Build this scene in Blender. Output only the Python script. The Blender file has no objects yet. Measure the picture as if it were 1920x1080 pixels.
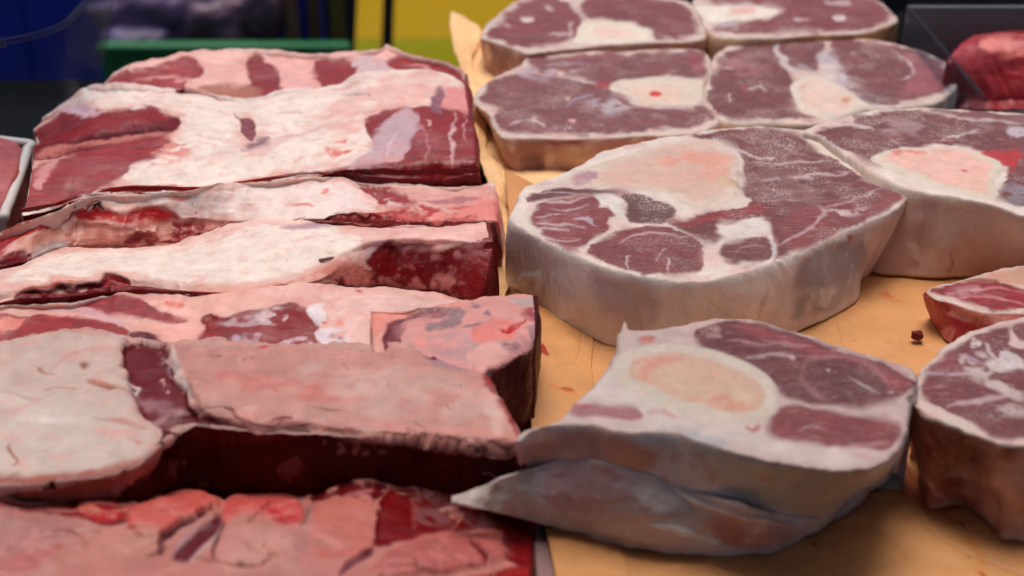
import bpy, math
import numpy as np
from mathutils.geometry import delaunay_2d_cdt as cdt
from mathutils import Vector

# ------------------------------------------------------------------ camera, world, sun
S = bpy.context.scene
COL = S.collection
TILT = math.radians(28); CAMH = .27; LENS = 50.0
FPX = LENS / 36 * 1920
cam = bpy.data.cameras.new("camera"); cam_o = bpy.data.objects.new("camera", cam); COL.objects.link(cam_o)
cam.lens = LENS; cam.sensor_width = 36; cam.clip_start = .01; cam.clip_end = 50
cam_o.location = (0, 0, CAMH); cam_o.rotation_euler = (math.radians(90) - TILT, 0, 0)
cam.dof.use_dof = True; cam.dof.focus_distance = .535; cam.dof.aperture_fstop = 10.0
S.camera = cam_o

SUN_EL, SUN_AZ = math.radians(77), math.radians(-8)      # azimuth measured from +Y (away from the camera) towards +X
w = bpy.data.worlds.new("World"); S.world = w; w.use_nodes = True
nt = w.node_tree; bg = nt.nodes["Background"]
sky = nt.nodes.new("ShaderNodeTexSky"); sky.sky_type = 'NISHITA'; sky.sun_disc = False
sky.sun_elevation = SUN_EL; sky.sun_rotation = SUN_AZ
sky.dust_density = 6.0; sky.ozone_density = .4; sky.air_density = .8
nt.links.new(sky.outputs[0], bg.inputs[0]); bg.inputs[1].default_value = .15
sun = bpy.data.lights.new("sun", 'SUN'); sun.energy = 2.0; sun.angle = math.radians(28); sun.color = (1, .955, .89)
sun_o = bpy.data.objects.new("sun", sun); COL.objects.link(sun_o)
dirv = Vector((math.sin(SUN_AZ) * math.cos(SUN_EL), math.cos(SUN_AZ) * math.cos(SUN_EL), math.sin(SUN_EL)))
sun_o.rotation_euler = dirv.to_track_quat('Z', 'Y').to_euler()
S.view_settings.view_transform = 'Standard'; S.view_settings.look = 'None'
S.view_settings.exposure = -0.27; S.view_settings.gamma = 1.0

# ------------------------------------------------------------------ numeric helpers
FW = np.array([0, math.cos(TILT), -math.sin(TILT)]); UP = np.array([0, math.sin(TILT), math.cos(TILT)])
C0 = np.array([0, 0, CAMH])
def ray(px, py):
    px = np.asarray(px, float); py = np.asarray(py, float)
    return FW + ((px - 960) / FPX)[..., None] * np.array([1., 0, 0]) - ((py - 540) / FPX)[..., None] * UP
def at(px, py, z):            # a picture measurement turned into a point on the level plane z
    d = ray(px, py); return C0 + ((np.asarray(z, float) - CAMH) / d[..., 2])[..., None] * d
def aty(px, py, Y):           # ... on the upright plane y = Y
    d = ray(px, py); return C0 + (np.asarray(Y, float) / d[..., 1])[..., None] * d
def proj(V):
    r = V - C0; k = r @ FW
    return np.stack([960 + FPX * r[:, 0] / k, 540 - FPX * (r @ UP) / k], 1)

def _h(ix, iy, iz, s):
    n = (ix.astype(np.int64) * 374761393 + iy.astype(np.int64) * 668265263 + iz.astype(np.int64) * 2147483647 + s * 974634777) & 0xffffffff
    n = ((n ^ (n >> 13)) * 1274126177) & 0xffffffff
    n = ((n ^ (n >> 16)) * 2246822519) & 0xffffffff
    n = n ^ (n >> 15)
    return (n & 0xffff) / 32767.5 - 1
def _rot(a, b, c):
    ca, sa, cb, sb, cc, sc = math.cos(a), math.sin(a), math.cos(b), math.sin(b), math.cos(c), math.sin(c)
    return np.array([[ca, -sa, 0], [sa, ca, 0], [0, 0, 1]]) @ np.array([[1, 0, 0], [0, cb, -sb], [0, sb, cb]]) @ np.array([[cc, 0, sc], [0, 1, 0], [-sc, 0, cc]])
ROT, ROT0 = _rot(.7, .5, .9), _rot(.5, .6, .4)
def noise(P, scale, octv=3, seed=1, gain=.5):
    """value noise in [-1, 1]; scale in metres (scalar or per axis)"""
    P = (P / np.asarray(scale, float)) @ ROT0; out = np.zeros(len(P)); a = 1.; tot = 0.
    for o in range(octv):
        f = np.floor(P); t = P - f; t = t * t * t * (t * (t * 6 - 15) + 10); i = f.astype(np.int64)
        v = 0
        for dx in (0, 1):
            for dy in (0, 1):
                for dz in (0, 1):
                    wgt = (t[:, 0] if dx else 1 - t[:, 0]) * (t[:, 1] if dy else 1 - t[:, 1]) * (t[:, 2] if dz else 1 - t[:, 2])
                    v = v + wgt * _h(i[:, 0] + dx, i[:, 1] + dy, i[:, 2] + dz, seed + o * 17)
        out += a * v; tot += a; a *= gain; P = P @ ROT * 2.03 + 11.3
    return out / tot * 1.6
def sstep(x, a, b):
    t = np.clip((x - a) / (b - a), 0, 1); return t * t * (3 - 2 * t)
def lin(c):
    c = np.asarray(c, float) / 255; return np.where(c <= .04045, c / 12.92, ((c + .055) / 1.055) ** 2.4)
def crom(P, n, closed):
    """Catmull-Rom through the points, resampled to n points of even arc length"""
    P = np.asarray(P, float)
    Q = np.vstack([P[-1:], P, P[:2]]) if closed else np.vstack([2 * P[:1] - P[1:2], P, 2 * P[-1:] - P[-2:-1]])
    t = np.linspace(0, 1, 14, endpoint=False)[:, None]; out = []
    for i in range(len(Q) - 3):
        a, b, c, d = Q[i:i + 4]
        out.append(.5 * (2 * b + (c - a) * t + (2 * a - 5 * b + 4 * c - d) * t ** 2 + (3 * b - a - 3 * c + d) * t ** 3))
    out = np.vstack(out); out = np.vstack([out, out[:1] if closed else P[-1:]])
    s = np.r_[0, np.cumsum(np.linalg.norm(np.diff(out, axis=0), axis=1))]
    q = np.linspace(0, s[-1], n, endpoint=not closed)
    return np.stack([np.interp(q, s, out[:, k]) for k in range(out.shape[1])], 1)
def sdist(poly, Q):
    """signed distance to a closed polygon, negative inside"""
    best = np.full(len(Q), 1e18); ins = np.zeros(len(Q), bool); n = len(poly)
    for i in range(n):
        a = poly[i]; b = poly[(i + 1) % n]; e = b - a; r = Q - a
        k = np.clip((r @ e) / max(e @ e, 1e-12), 0, 1); d = r - k[:, None] * e
        best = np.minimum(best, (d * d).sum(1))
        c = ((a[1] > Q[:, 1]) != (b[1] > Q[:, 1]))
        if c.any():
            xs = a[0] + (Q[:, 1] - a[1]) / (b[1] - a[1] + 1e-15) * e[0]; ins ^= c & (Q[:, 0] < xs)
    return np.where(ins, -1, 1) * np.sqrt(best)
def ldist(line, Q):
    best = np.full(len(Q), 1e18); u = np.zeros(len(Q)); n = len(line) - 1
    for i in range(n):
        a = line[i]; e = line[i + 1] - a; r = Q - a
        k = np.clip((r @ e) / max(e @ e, 1e-12), 0, 1); d = r - k[:, None] * e; dd = (d * d).sum(1)
        m = dd < best; best = np.where(m, dd, best); u = np.where(m, (i + k) / n, u)
    return np.sqrt(best), u

# ------------------------------------------------------------------ surface colour regions
class L:
    """one region of a cut surface: lean, fat, bone, membrane ... with its own colour and height"""
    def __init__(s, pts, c, n=None, e=4, wp=4, ws=.006, m=None, f=None, h=0, a=1, br=None, w=None, under=None, st=0, raw=False, halo=0, hc=(212, 138, 130)):
        s.halo, s.hc = halo, lin(hc)
        s.pts, s.c, s.n, s.e, s.wp, s.ws, s.m, s.f, s.h, s.a, s.br, s.w, s.under, s.st, s.raw = pts, lin(c), n, e, wp, ws, m, f, h, a, br, w, under, st, raw
def paint(V, layers, seed, col, mus, fro, lab, hgt, sel=None):
    idx = np.arange(len(V)) if sel is None else np.nonzero(sel)[0]
    W = V[idx]; Q = proj(W); warp = {}
    for k, ly in enumerate(layers):
        key = (ly.ws, ly.wp > 0)
        if key not in warp:
            warp[key] = np.stack([noise(W, ly.ws, 4, seed + 3) + .9 * noise(W, .016, 2, seed + 5), noise(W, ly.ws, 4, seed + 77) + .9 * noise(W, .016, 2, seed + 79)], 1)
        q = Q + warp[key] * ly.wp
        p = np.asarray(ly.pts, float)
        lo, hi = p.min(0) - 40, p.max(0) + 40
        near = ((q > lo) & (q < hi)).all(1)
        if not near.any(): continue
        ii = idx[near]; qq = q[near]; ww = W[near]
        if ly.w:
            ln = crom(p, max(10, 4 * len(p)), False); d, u = ldist(ln, qq)
            wd = ly.w * .5 * np.sqrt(np.clip(4 * u * (1 - u), .06, 1)) * (1 + .5 * noise(ww, .003, 2, seed + k))
            cov = 1 - sstep(d, wd - ly.e * .5, wd + ly.e * .5); d = d - wd
        else:
            pl = p if ly.raw else crom(p, max(36, 6 * len(p)), True)
            d = sdist(pl, qq); ee = ly.e * (.45 + .9 * sstep(noise(ww, .007, 2, seed + 60 + k), -.3, .7) + 2.2 * sstep(noise(ww, .016, 2, seed + 61 + k), .15, .8)); ee = ly.e if ly.n in ('bone', 'marrow') else ee; cov = 1 - sstep(d, -ee * .6, ee * .6)
        if ly.br is not None:
            sc, thr = ly.br; bn = noise(ww, sc, 4, seed + 31 * k + 5); cov = cov * sstep(bn, thr - .32, thr + .32)
        cov = cov * ly.a
        jit = 1 + .09 * noise(ww, .004, 3, seed + 9 * k) + (.12 * noise(ww, .011, 3, seed + 9 * k + 4) if (ly.m or 0) > .5 else 0)
        cc = ly.c * jit[:, None]
        if ly.st:
            cc = cc * (1 + ly.st * noise(ww, (.012, .0016, .01), 3, seed + 5 * k))[:, None]
        if ly.halo and not ly.w:                          # thin fat over lean: a pink border
            hv = (ly.halo * (1 - sstep(d, 0, 26)) * sstep(noise(ww, .008, 3, seed + 71 + k), -.6, .6) * (1 - mus[ii]))[:, None]
            col[ii] = col[ii] * (1 - hv) + ly.hc * hv
        col[ii] = col[ii] * (1 - cov[:, None]) + cc * cov[:, None]
        if ly.m is not None: mus[ii] = mus[ii] * (1 - cov) + ly.m * cov
        if ly.f is not None: fro[ii] = fro[ii] * (1 - cov) + ly.f * cov
        if ly.h:
            prof = (1 - sstep(d, -9, 4)) if not ly.w else cov
            hgt[ii] += ly.h * .001 * prof * ly.a * (cov if ly.br is not None else 1)
        if ly.n is not None: lab[ii[cov > .5]] = k + 1

# ------------------------------------------------------------------ blender helpers
def link_mesh(name, V, faces, mats, parent=None, attrs=None, nrm=None, smooth=True):
    """faces: (F,3|4) int arrays in a list"""
    me = bpy.data.meshes.new(name)
    me.vertices.add(len(V)); me.vertices.foreach_set("co", np.ascontiguousarray(V, np.float32).ravel())
    tot = np.concatenate([np.full(len(f), f.shape[1]) for f in faces]); loops = np.concatenate([f.ravel() for f in faces])
    me.loops.add(len(loops)); me.loops.foreach_set("vertex_index", loops.astype(np.int32))
    me.polygons.add(len(tot)); me.polygons.foreach_set("loop_start", np.r_[0, np.cumsum(tot)[:-1]].astype(np.int32))
    me.polygons.foreach_set("loop_total", tot.astype(np.int32))
    me.update(calc_edges=True)
    me.polygons.foreach_set("use_smooth", np.full(len(tot), smooth))
    for k, a in (attrs or {}).items():
        if a.ndim == 2:
            at_ = me.attributes.new(k, 'FLOAT_COLOR', 'POINT'); at_.data.foreach_set("color", np.c_[a, np.ones(len(a))].astype(np.float32).ravel())
        else:
            at_ = me.attributes.new(k, 'FLOAT', 'POINT'); at_.data.foreach_set("value", a.astype(np.float32))
    if nrm is not None: me.normals_split_custom_set_from_vertices([tuple(x) for x in nrm.tolist()])
    o = bpy.data.objects.new(name, me); COL.objects.link(o)
    for m in (mats if isinstance(mats, (list, tuple)) else [mats]): me.materials.append(m)
    if parent is not None: o.parent = parent
    return o
def thing(name, label, cat, loc=(0, 0, 0), group=None):
    o = bpy.data.objects.new(name, None); COL.objects.link(o); o.location = loc; o.empty_display_size = .01
    o["label"] = label; o["category"] = cat
    if group: o["group"] = group
    return o
def tag(o, label, cat, group=None):
    o["label"] = label; o["category"] = cat
    if group: o["group"] = group
def vnormals(V, faces):
    N = np.zeros_like(V)
    for f in faces:
        a, b, c = V[f[:, 0]], V[f[:, 1]], V[f[:, 2]]; n = np.cross(b - a, c - a)
        if f.shape[1] == 4: n = n + np.cross(V[f[:, 2]] - a, V[f[:, 3]] - a)
        for j in range(f.shape[1]): np.add.at(N, f[:, j], n)
    l = np.linalg.norm(N, axis=1); l[l == 0] = 1
    return N / l[:, None]
def split_parts(root, V, faces, vlab, names, mat_of, attrs, sub=None):
    """cut one surface into its named parts; the parts keep the shared normals so that no seam shows"""
    N = vnormals(V, faces); loc = np.array(root.location)
    out = {}; fl = []
    cand = [l for l in np.unique(vlab)]
    for f in faces:
        lf = np.sort(vlab[f], axis=1); fl.append(lf[:, f.shape[1] // 2])
    cnt = {l: sum((x == l).sum() for x in fl) for l in cand}
    base = max(cnt, key=lambda l: cnt[l] if l <= 0 else -1)
    for l in cand:
        if cnt[l] < 30 and l != base:
            for x in fl: x[x == l] = base
    groups = {}
    for l in np.unique(np.concatenate(fl)): groups.setdefault(names[l] + ("" if l <= 0 else "#%d" % l), []).append(l)
    for key, ls in groups.items():
        fs = [f[np.isin(x, ls)] for f, x in zip(faces, fl)]; fs = [f for f in fs if len(f)]
        if not fs: continue
        used = np.unique(np.concatenate([f.ravel() for f in fs])); remap = np.zeros(len(V), np.int64); remap[used] = np.arange(len(used))
        nm = key.split("#")[0]
        out[ls[0]] = link_mesh(nm, V[used] - loc, [remap[f] for f in fs], mat_of(nm), root, {k: a[used] for k, a in attrs.items()}, N[used])
    for child, par in (sub or {}).items():
        for cl, co in out.items():
            if names[cl] == child:
                ps = [(np.linalg.norm(np.array(po.bound_box).mean(0) - np.array(co.bound_box).mean(0)), po) for pl, po in out.items() if names[pl] == par]
                if ps: co.parent = min(ps, key=lambda t: t[0])[1]
    return out
def grid_faces(nv, nu, closed_u=False, flip=False):
    i = np.arange(nv - 1)[:, None]; j = np.arange(nu if closed_u else nu - 1)[None]
    j2 = (j + 1) % nu
    f = np.stack([i * nu + j, i * nu + j2, (i + 1) * nu + j2, (i + 1) * nu + j], -1).reshape(-1, 4)
    return f[:, ::-1] if flip else f

# ------------------------------------------------------------------ materials
class NB:
    def __init__(s, name):
        s.m = bpy.data.materials.new(name); s.m.use_nodes = True; s.t = s.m.node_tree; s.n = s.t.nodes; s.b = s.n["Principled BSDF"]
        s.tc = s.n.new("ShaderNodeTexCoord").outputs["Object"]
        g = s.n.new("ShaderNodeNewGeometry"); s.pos = g.outputs["Position"]
    def link(s, a, b): s.t.links.new(a, b)
    def val(s, x, sock):
        if hasattr(x, "links"): s.link(x, sock)
        else: sock.default_value = x
    def attr(s, name, vec=False):
        a = s.n.new("ShaderNodeAttribute"); a.attribute_name = name; return a.outputs["Color" if vec else "Fac"]
    def noise(s, scale, detail=4, rough=.55, stretch=None, dist=0, kind="Fac"):
        x = s.n.new("ShaderNodeTexNoise"); x.inputs["Scale"].default_value = scale; x.inputs["Detail"].default_value = detail
        x.inputs["Roughness"].default_value = rough; x.inputs["Distortion"].default_value = dist
        v = s.pos
        if stretch:
            mp = s.n.new("ShaderNodeMapping"); mp.inputs["Scale"].default_value = stretch[:3]
            if len(stretch) > 3: mp.inputs["Rotation"].default_value = (0, 0, stretch[3])
            s.link(v, mp.inputs[0]); v = mp.outputs[0]
        s.link(v, x.inputs["Vector"]); return x.outputs[kind]
    def voro(s, scale, feature='F1'):
        x = s.n.new("ShaderNodeTexVoronoi"); x.feature = feature; x.inputs["Scale"].default_value = scale; s.link(s.pos, x.inputs["Vector"]); return x.outputs["Distance"]
    def rng(s, x, a, b, c=0., d=1., smooth=True):
        r = s.n.new("ShaderNodeMapRange"); r.interpolation_type = 'SMOOTHSTEP' if smooth else 'LINEAR'
        s.val(x, r.inputs[0])
        for i, v in enumerate((a, b, c, d)): s.val(v, r.inputs[i + 1])
        return r.outputs[0]
    def math(s, op, a, b=0.):
        r = s.n.new("ShaderNodeMath"); r.operation = op; s.val(a, r.inputs[0]); s.val(b, r.inputs[1]); return r.outputs[0]
    def mix(s, f, a, b, mode='MIX'):
        r = s.n.new("ShaderNodeMix"); r.data_type = 'RGBA'; r.blend_type = mode
        s.val(f, r.inputs[0])
        for x, k in ((a, 6), (b, 7)):
            if hasattr(x, "links"): s.link(x, r.inputs[k])
            else: r.inputs[k].default_value = (*x, 1)
        return r.outputs[2]
    def gray(s, f):
        r = s.n.new("ShaderNodeCombineColor"); [s.link(f, r.inputs[i]) for i in range(3)]; return r.outputs[0]
    def bump(s, hgt, strength=.5, dist=.001, prev=None):
        b = s.n.new("ShaderNodeBump"); b.inputs["Strength"].default_value = strength; b.inputs["Distance"].default_value = dist
        s.link(hgt, b.inputs["Height"])
        if prev is not None: s.link(prev, b.inputs["Normal"])
        return b.outputs[0]
    def fin(s, base, rough, normal=None, spec=.5, sss=0, rad=(.004, .0015, .001), coat=0):
        s.val(base if hasattr(base, "links") else (*base, 1), s.b.inputs["Base Color"]); s.val(rough, s.b.inputs["Roughness"])
        if normal is not None: s.link(normal, s.b.inputs["Normal"])
        s.b.inputs["Specular IOR Level"].default_value = spec
        if sss:
            s.b.inputs["Subsurface Weight"].default_value = sss; s.b.inputs["Subsurface Radius"].default_value = (1, .45, .3); s.b.inputs["Subsurface Scale"].default_value = rad[0]
        if coat:
            s.b.inputs["Coat Weight"].default_value = coat; s.b.inputs["Coat Roughness"].default_value = .12
        return s.m

def mk_fresh():                     # fresh red beef: wet lean, marbled; waxy fat
    k = NB("fresh_beef"); c = k.attr("Col", True); m = k.attr("mus")
    big = k.rng(k.noise(110, 5), .3, .7, .92, 1.07, False)
    fn = k.rng(k.noise(900, 6, .65), .28, .72, -1, 1, False)
    fine = k.math('ADD', 1., k.math('MULTIPLY', fn, k.math('ADD', .03, k.math('MULTIPLY', m, .12))))
    c = k.mix(1., c, k.gray(k.math('MULTIPLY', big, fine)), 'MULTIPLY')
    # pink blush and blood in the fat, marbling in the lean
    inv = k.math('SUBTRACT', 1., m)
    blush = k.math('MULTIPLY', k.rng(k.noise(120, 6, .6, None, .6), .5, .72, 0, .5), inv)
    c = k.mix(blush, c, tuple(lin((214, 140, 132))))
    spots = k.math('MULTIPLY', k.rng(k.noise(330, 3, .5, (1, 1.8, 1)), .69, .74, 0, .55), inv)
    c = k.mix(spots, c, tuple(lin((190, 84, 80))))
    fl = k.rng(k.noise(520, 7, .62, (.8, 2.2, 1.4), 1.2), .60, .70, 0, .55)
    sp = k.n.new('ShaderNodeSeparateColor'); k.link(k.attr('Col', True), sp.inputs[0])
    fl = k.math('MULTIPLY', k.math('MULTIPLY', k.math('MULTIPLY', fl, m), k.rng(sp.outputs[0], .03, .2, .12, 1)), k.rng(k.noise(90, 2), .38, .62, .12, 1))
    c = k.mix(fl, c, tuple(lin((196, 120, 116))))
    fib = k.math('MULTIPLY', k.rng(k.noise(620, 5, .62, (.25, 1.1, 2.2, .35), .5), .4, .7, 0, .5), m)
    c = k.mix(fib, c, tuple(lin((92, 12, 16))))
    b1 = k.bump(k.noise(150, 5, .5, (.8, 1.1, 1.1), .6), .2, .0010)
    b2 = k.bump(k.noise(1300, 4, .6), .2, .0003, b1)
    cr = k.math('ABSOLUTE', k.math('SUBTRACT', k.noise(130, 4, .6, (.5, 1.6, 1), 1.5), .5))
    b3 = k.bump(k.rng(cr, 0, .03), .16, .0006, b2)
    rough = k.math('SUBTRACT', k.rng(k.noise(200, 3), .3, .7, .36, .52, False), k.math('MULTIPLY', m, .08))
    mt = k.fin(c, rough, b3, .34, .3, (.0045,))
    wet = k.rng(k.noise(60, 4), .44, .62, .02, 1.)
    k.val(k.math('MULTIPLY', k.math('MULTIPLY', wet, k.rng(sp.outputs[0], .03, .2, .12, 1)), k.math('ADD', .25, k.math('MULTIPLY', m, .18))), k.b.inputs["Coat Weight"])
    k.val(k.rng(sp.outputs[0], .03, .32, .08, .30), k.b.inputs["Specular IOR Level"]); k.b.inputs["Coat Roughness"].default_value = .05
    k.link(k.bump(k.noise(420, 4, .6, (.7, 1.3, 1)), .85, .0014), k.b.inputs["Coat Normal"])
    return mt
def mk_cut(name="sawn_lean", frosty=True):    # sawn, half frozen shank face
    k = NB(name); c = k.attr("Col", True); m = k.attr("mus"); fr = k.attr("frost")
    big = k.rng(k.noise(140, 5), .3, .7, .88, 1.1, False); fine = k.rng(k.noise(1300, 5, .7), .28, .72, .93, 1.07, False)
    c = k.mix(1., c, k.gray(k.math('MULTIPLY', big, fine)), 'MULTIPLY')
    fib = k.math('MULTIPLY', k.rng(k.noise(430, 5, .6, (.35, 1.7, 1, .5), 1.4), .53, .70, 0, .42), m)
    c = k.mix(fib, c, tuple(lin((196, 150, 150))))
    dk = k.math('MULTIPLY', k.rng(k.noise(560, 5, .62, (1.8, .4, 1, .25), 1.6), .54, .68, 0, .5), m)
    c = k.mix(dk, c, tuple(lin((84, 28, 32))))
    cl = k.rng(k.noise(48, 5, .64), .46, .63, .04, 1)
    gr = k.rng(k.noise(1250, 3, .8), .54, .61, 0, 1); gr2 = k.rng(k.noise(600, 5, .75), .5, .72, 0, .5)
    f = k.math('MULTIPLY', k.math('MULTIPLY', k.math('MAXIMUM', gr, gr2), cl), fr)
    c = k.mix(k.math('MINIMUM', f, .8), c, tuple(lin((222, 208, 203))))
    b1 = k.bump(k.noise(420, 5, .6, (.6, 1.3, 1)), .4, .0007); b2 = k.bump(k.noise(2400, 4, .7), .45, .0003, b1)
    rough = k.math('ADD', k.rng(k.noise(260, 3), .3, .7, .3, .5, False), k.math('MULTIPLY', fr, .18))
    return k.fin(c, rough, b2, .42, .22, (.003,))
def mk_skin():
    k = NB("fat_skin"); c = k.attr("Col", True)
    big = k.rng(k.noise(70, 6, .6), .3, .7, .92, 1.07, False); fine = k.rng(k.noise(1100, 5, .65), .3, .7, .95, 1.05, False)
    c = k.mix(1., c, k.gray(k.math('MULTIPLY', big, fine)), 'MULTIPLY')
    vn = k.math('ABSOLUTE', k.math('SUBTRACT', k.noise(55, 5, .6, (1, 1, 1.4), 1.2), .5)); c = k.mix(k.rng(vn, 0, .02, .3, 0), c, tuple(lin((196, 140, 128))))
    c = k.mix(k.rng(k.noise(48, 5, .6), .52, .72, 0, .5), c, tuple(lin((186, 170, 170))))
    c = k.mix(k.rng(k.noise(420, 3), .68, .75, 0, .4), c, tuple(lin((190, 124, 108))))
    b1 = k.bump(k.noise(170, 5, .55, (1.3, 1, .9), .5), .3, .001); b2 = k.bump(k.noise(1500, 4), .3, .0003, b1)
    return k.fin(c, k.rng(k.noise(200, 4), .3, .7, .34, .52, False), b2, .45, .35, (.006,))
def mk_bone():
    k = NB("sawn_bone"); c = k.attr("Col", True)
    fine = k.rng(k.noise(1000, 6, .7), .25, .75, .88, 1.1, False)
    c = k.mix(1., c, k.gray(fine), 'MULTIPLY')
    c = k.mix(k.rng(k.noise(170, 5, .65, (.8, 1.4, 1), .6), .52, .74, 0, .4), c, tuple(lin((224, 142, 124))))
    c = k.mix(k.rng(k.noise(700, 3), .66, .74, 0, .45), c, tuple(lin((206, 104, 92))))
    po = k.rng(k.voro(760), .12, .34, .45, 0); c = k.mix(k.math('MULTIPLY', po, k.rng(k.noise(150, 3), .4, .65)), c, tuple(lin((196, 116, 96))))
    b1 = k.bump(k.noise(1600, 4, .7), .4, .0003); b2 = k.bump(k.noise(200, 4, .6, (.5, 1.6, 1)), .3, .0006, b1)
    return k.fin(c, k.rng(k.noise(300, 3), .3, .7, .36, .6, False), b2, .45, .18, (.0025,))
def mk_paper():
    k = NB("butcher_paper"); c = k.attr("Col", True)
    f = k.rng(k.noise(600, 6, .7), .25, .75, .93, 1.06, False); g = k.rng(k.noise(30, 4), .3, .7, .95, 1.05, False)
    c = k.mix(1., c, k.gray(k.math('MULTIPLY', f, g)), 'MULTIPLY')
    c = k.mix(k.rng(k.noise(48, 5, .6, None, .5), .56, .74, 0, .3), c, tuple(lin((186, 112, 60))))
    c = k.mix(k.rng(k.noise(210, 3), .70, .75, 0, .5), c, tuple(lin((150, 72, 40))))
    b = k.bump(k.noise(38, 3, .5, (1, .6, 1), .6), .35, .004); cz = k.math('ABSOLUTE', k.math('SUBTRACT', k.noise(14, 2, .5, (1, .7, 1), .4), .5)); b = k.bump(k.rng(cz, 0, .012), .3, .0012, b); b = k.bump(k.noise(1800, 4, .7), .22, .0002, b)
    return k.fin(c, k.rng(k.noise(60, 3), .35, .65, .42, .6, False), b, .35)
FRESH, CUT, SKIN, BONE, PAPER = mk_fresh(), mk_cut(), mk_skin(), mk_bone(), mk_paper()
def simple(name, rgb, rough=.5, var=.12, scale=60, spec=.4, bump=.0):
    k = NB(name); c = tuple(lin(rgb))
    cc = k.mix(k.noise(scale, 5), tuple(x * (1 - var) for x in c), tuple(min(1, x * (1 + var)) for x in c))
    cc = k.mix(k.rng(k.noise(scale * 9, 4), .6, .75, 0, .2), cc, tuple(x * .7 for x in c))
    nb = k.bump(k.noise(scale * 3, 4), .3, bump) if bump else None
    return k.fin(cc, k.rng(k.noise(scale * 2, 3), .3, .7, rough * .8, min(1, rough * 1.2), False), nb, spec)
def clear(name, tint=(.9, .93, .95), body=.02):
    m = bpy.data.materials.new(name); m.use_nodes = True; t = m.node_tree; n = t.nodes; b = n["Principled BSDF"]
    b.inputs["Base Color"].default_value = (.10, .11, .13, 1); b.inputs["Roughness"].default_value = .2; b.inputs["Specular IOR Level"].default_value = .25
    tr = n.new("ShaderNodeBsdfTransparent"); tr.inputs[0].default_value = (*tint, 1)
    fr = n.new("ShaderNodeLayerWeight"); pw = n.new("ShaderNodeMath"); pw.operation = 'POWER'; pw.inputs[1].default_value = 5; t.links.new(fr.outputs["Facing"], pw.inputs[0])
    ml = n.new("ShaderNodeMath"); ml.operation = 'MULTIPLY_ADD'; ml.inputs[1].default_value = .35; ml.inputs[2].default_value = body; t.links.new(pw.outputs[0], ml.inputs[0]); ad = ml
    mx = n.new("ShaderNodeMixShader"); t.links.new(ad.outputs[0], mx.inputs[0]); t.links.new(tr.outputs[0], mx.inputs[1]); t.links.new(b.outputs[0], mx.inputs[2])
    t.links.new(mx.outputs[0], n["Material Output"].inputs[0]); return m

# ------------------------------------------------------------------ builders
def triangulate(poly, gx, gy, margin):
    """poly (n,2) plus an inner lattice of points -> 2-D triangulation; the boundary points stay first"""
    lo, hi = poly.min(0), poly.max(0)
    X, Y = np.meshgrid(np.arange(lo[0], hi[0], gx), np.arange(lo[1], hi[1], gy)); X[::2] += gx / 2
    g = np.stack([X.ravel(), Y.ravel()], 1); d = sdist(poly[::max(1, len(poly) // 160)], g); g = g[d < -margin]
    P = np.vstack([poly, g])
    r = cdt([Vector(p) for p in P.tolist()], [], [list(range(len(poly)))], 1, 1e-9)
    V = np.array([tuple(v) for v in r[0]]); F = np.array([f for f in r[2] if len(f) == 3])
    a, b, c = V[F[:, 0]], V[F[:, 1]], V[F[:, 2]]
    cr = (b[:, 0] - a[:, 0]) * (c[:, 1] - a[:, 1]) - (b[:, 1] - a[:, 1]) * (c[:, 0] - a[:, 0])
    F[cr < 0] = F[cr < 0][:, ::-1]
    return V, F
MATS = {"muscle": CUT, "fat_rim": CUT, "skin": SKIN, "bone": BONE, "marrow": BONE, "tendon": CUT}
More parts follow.
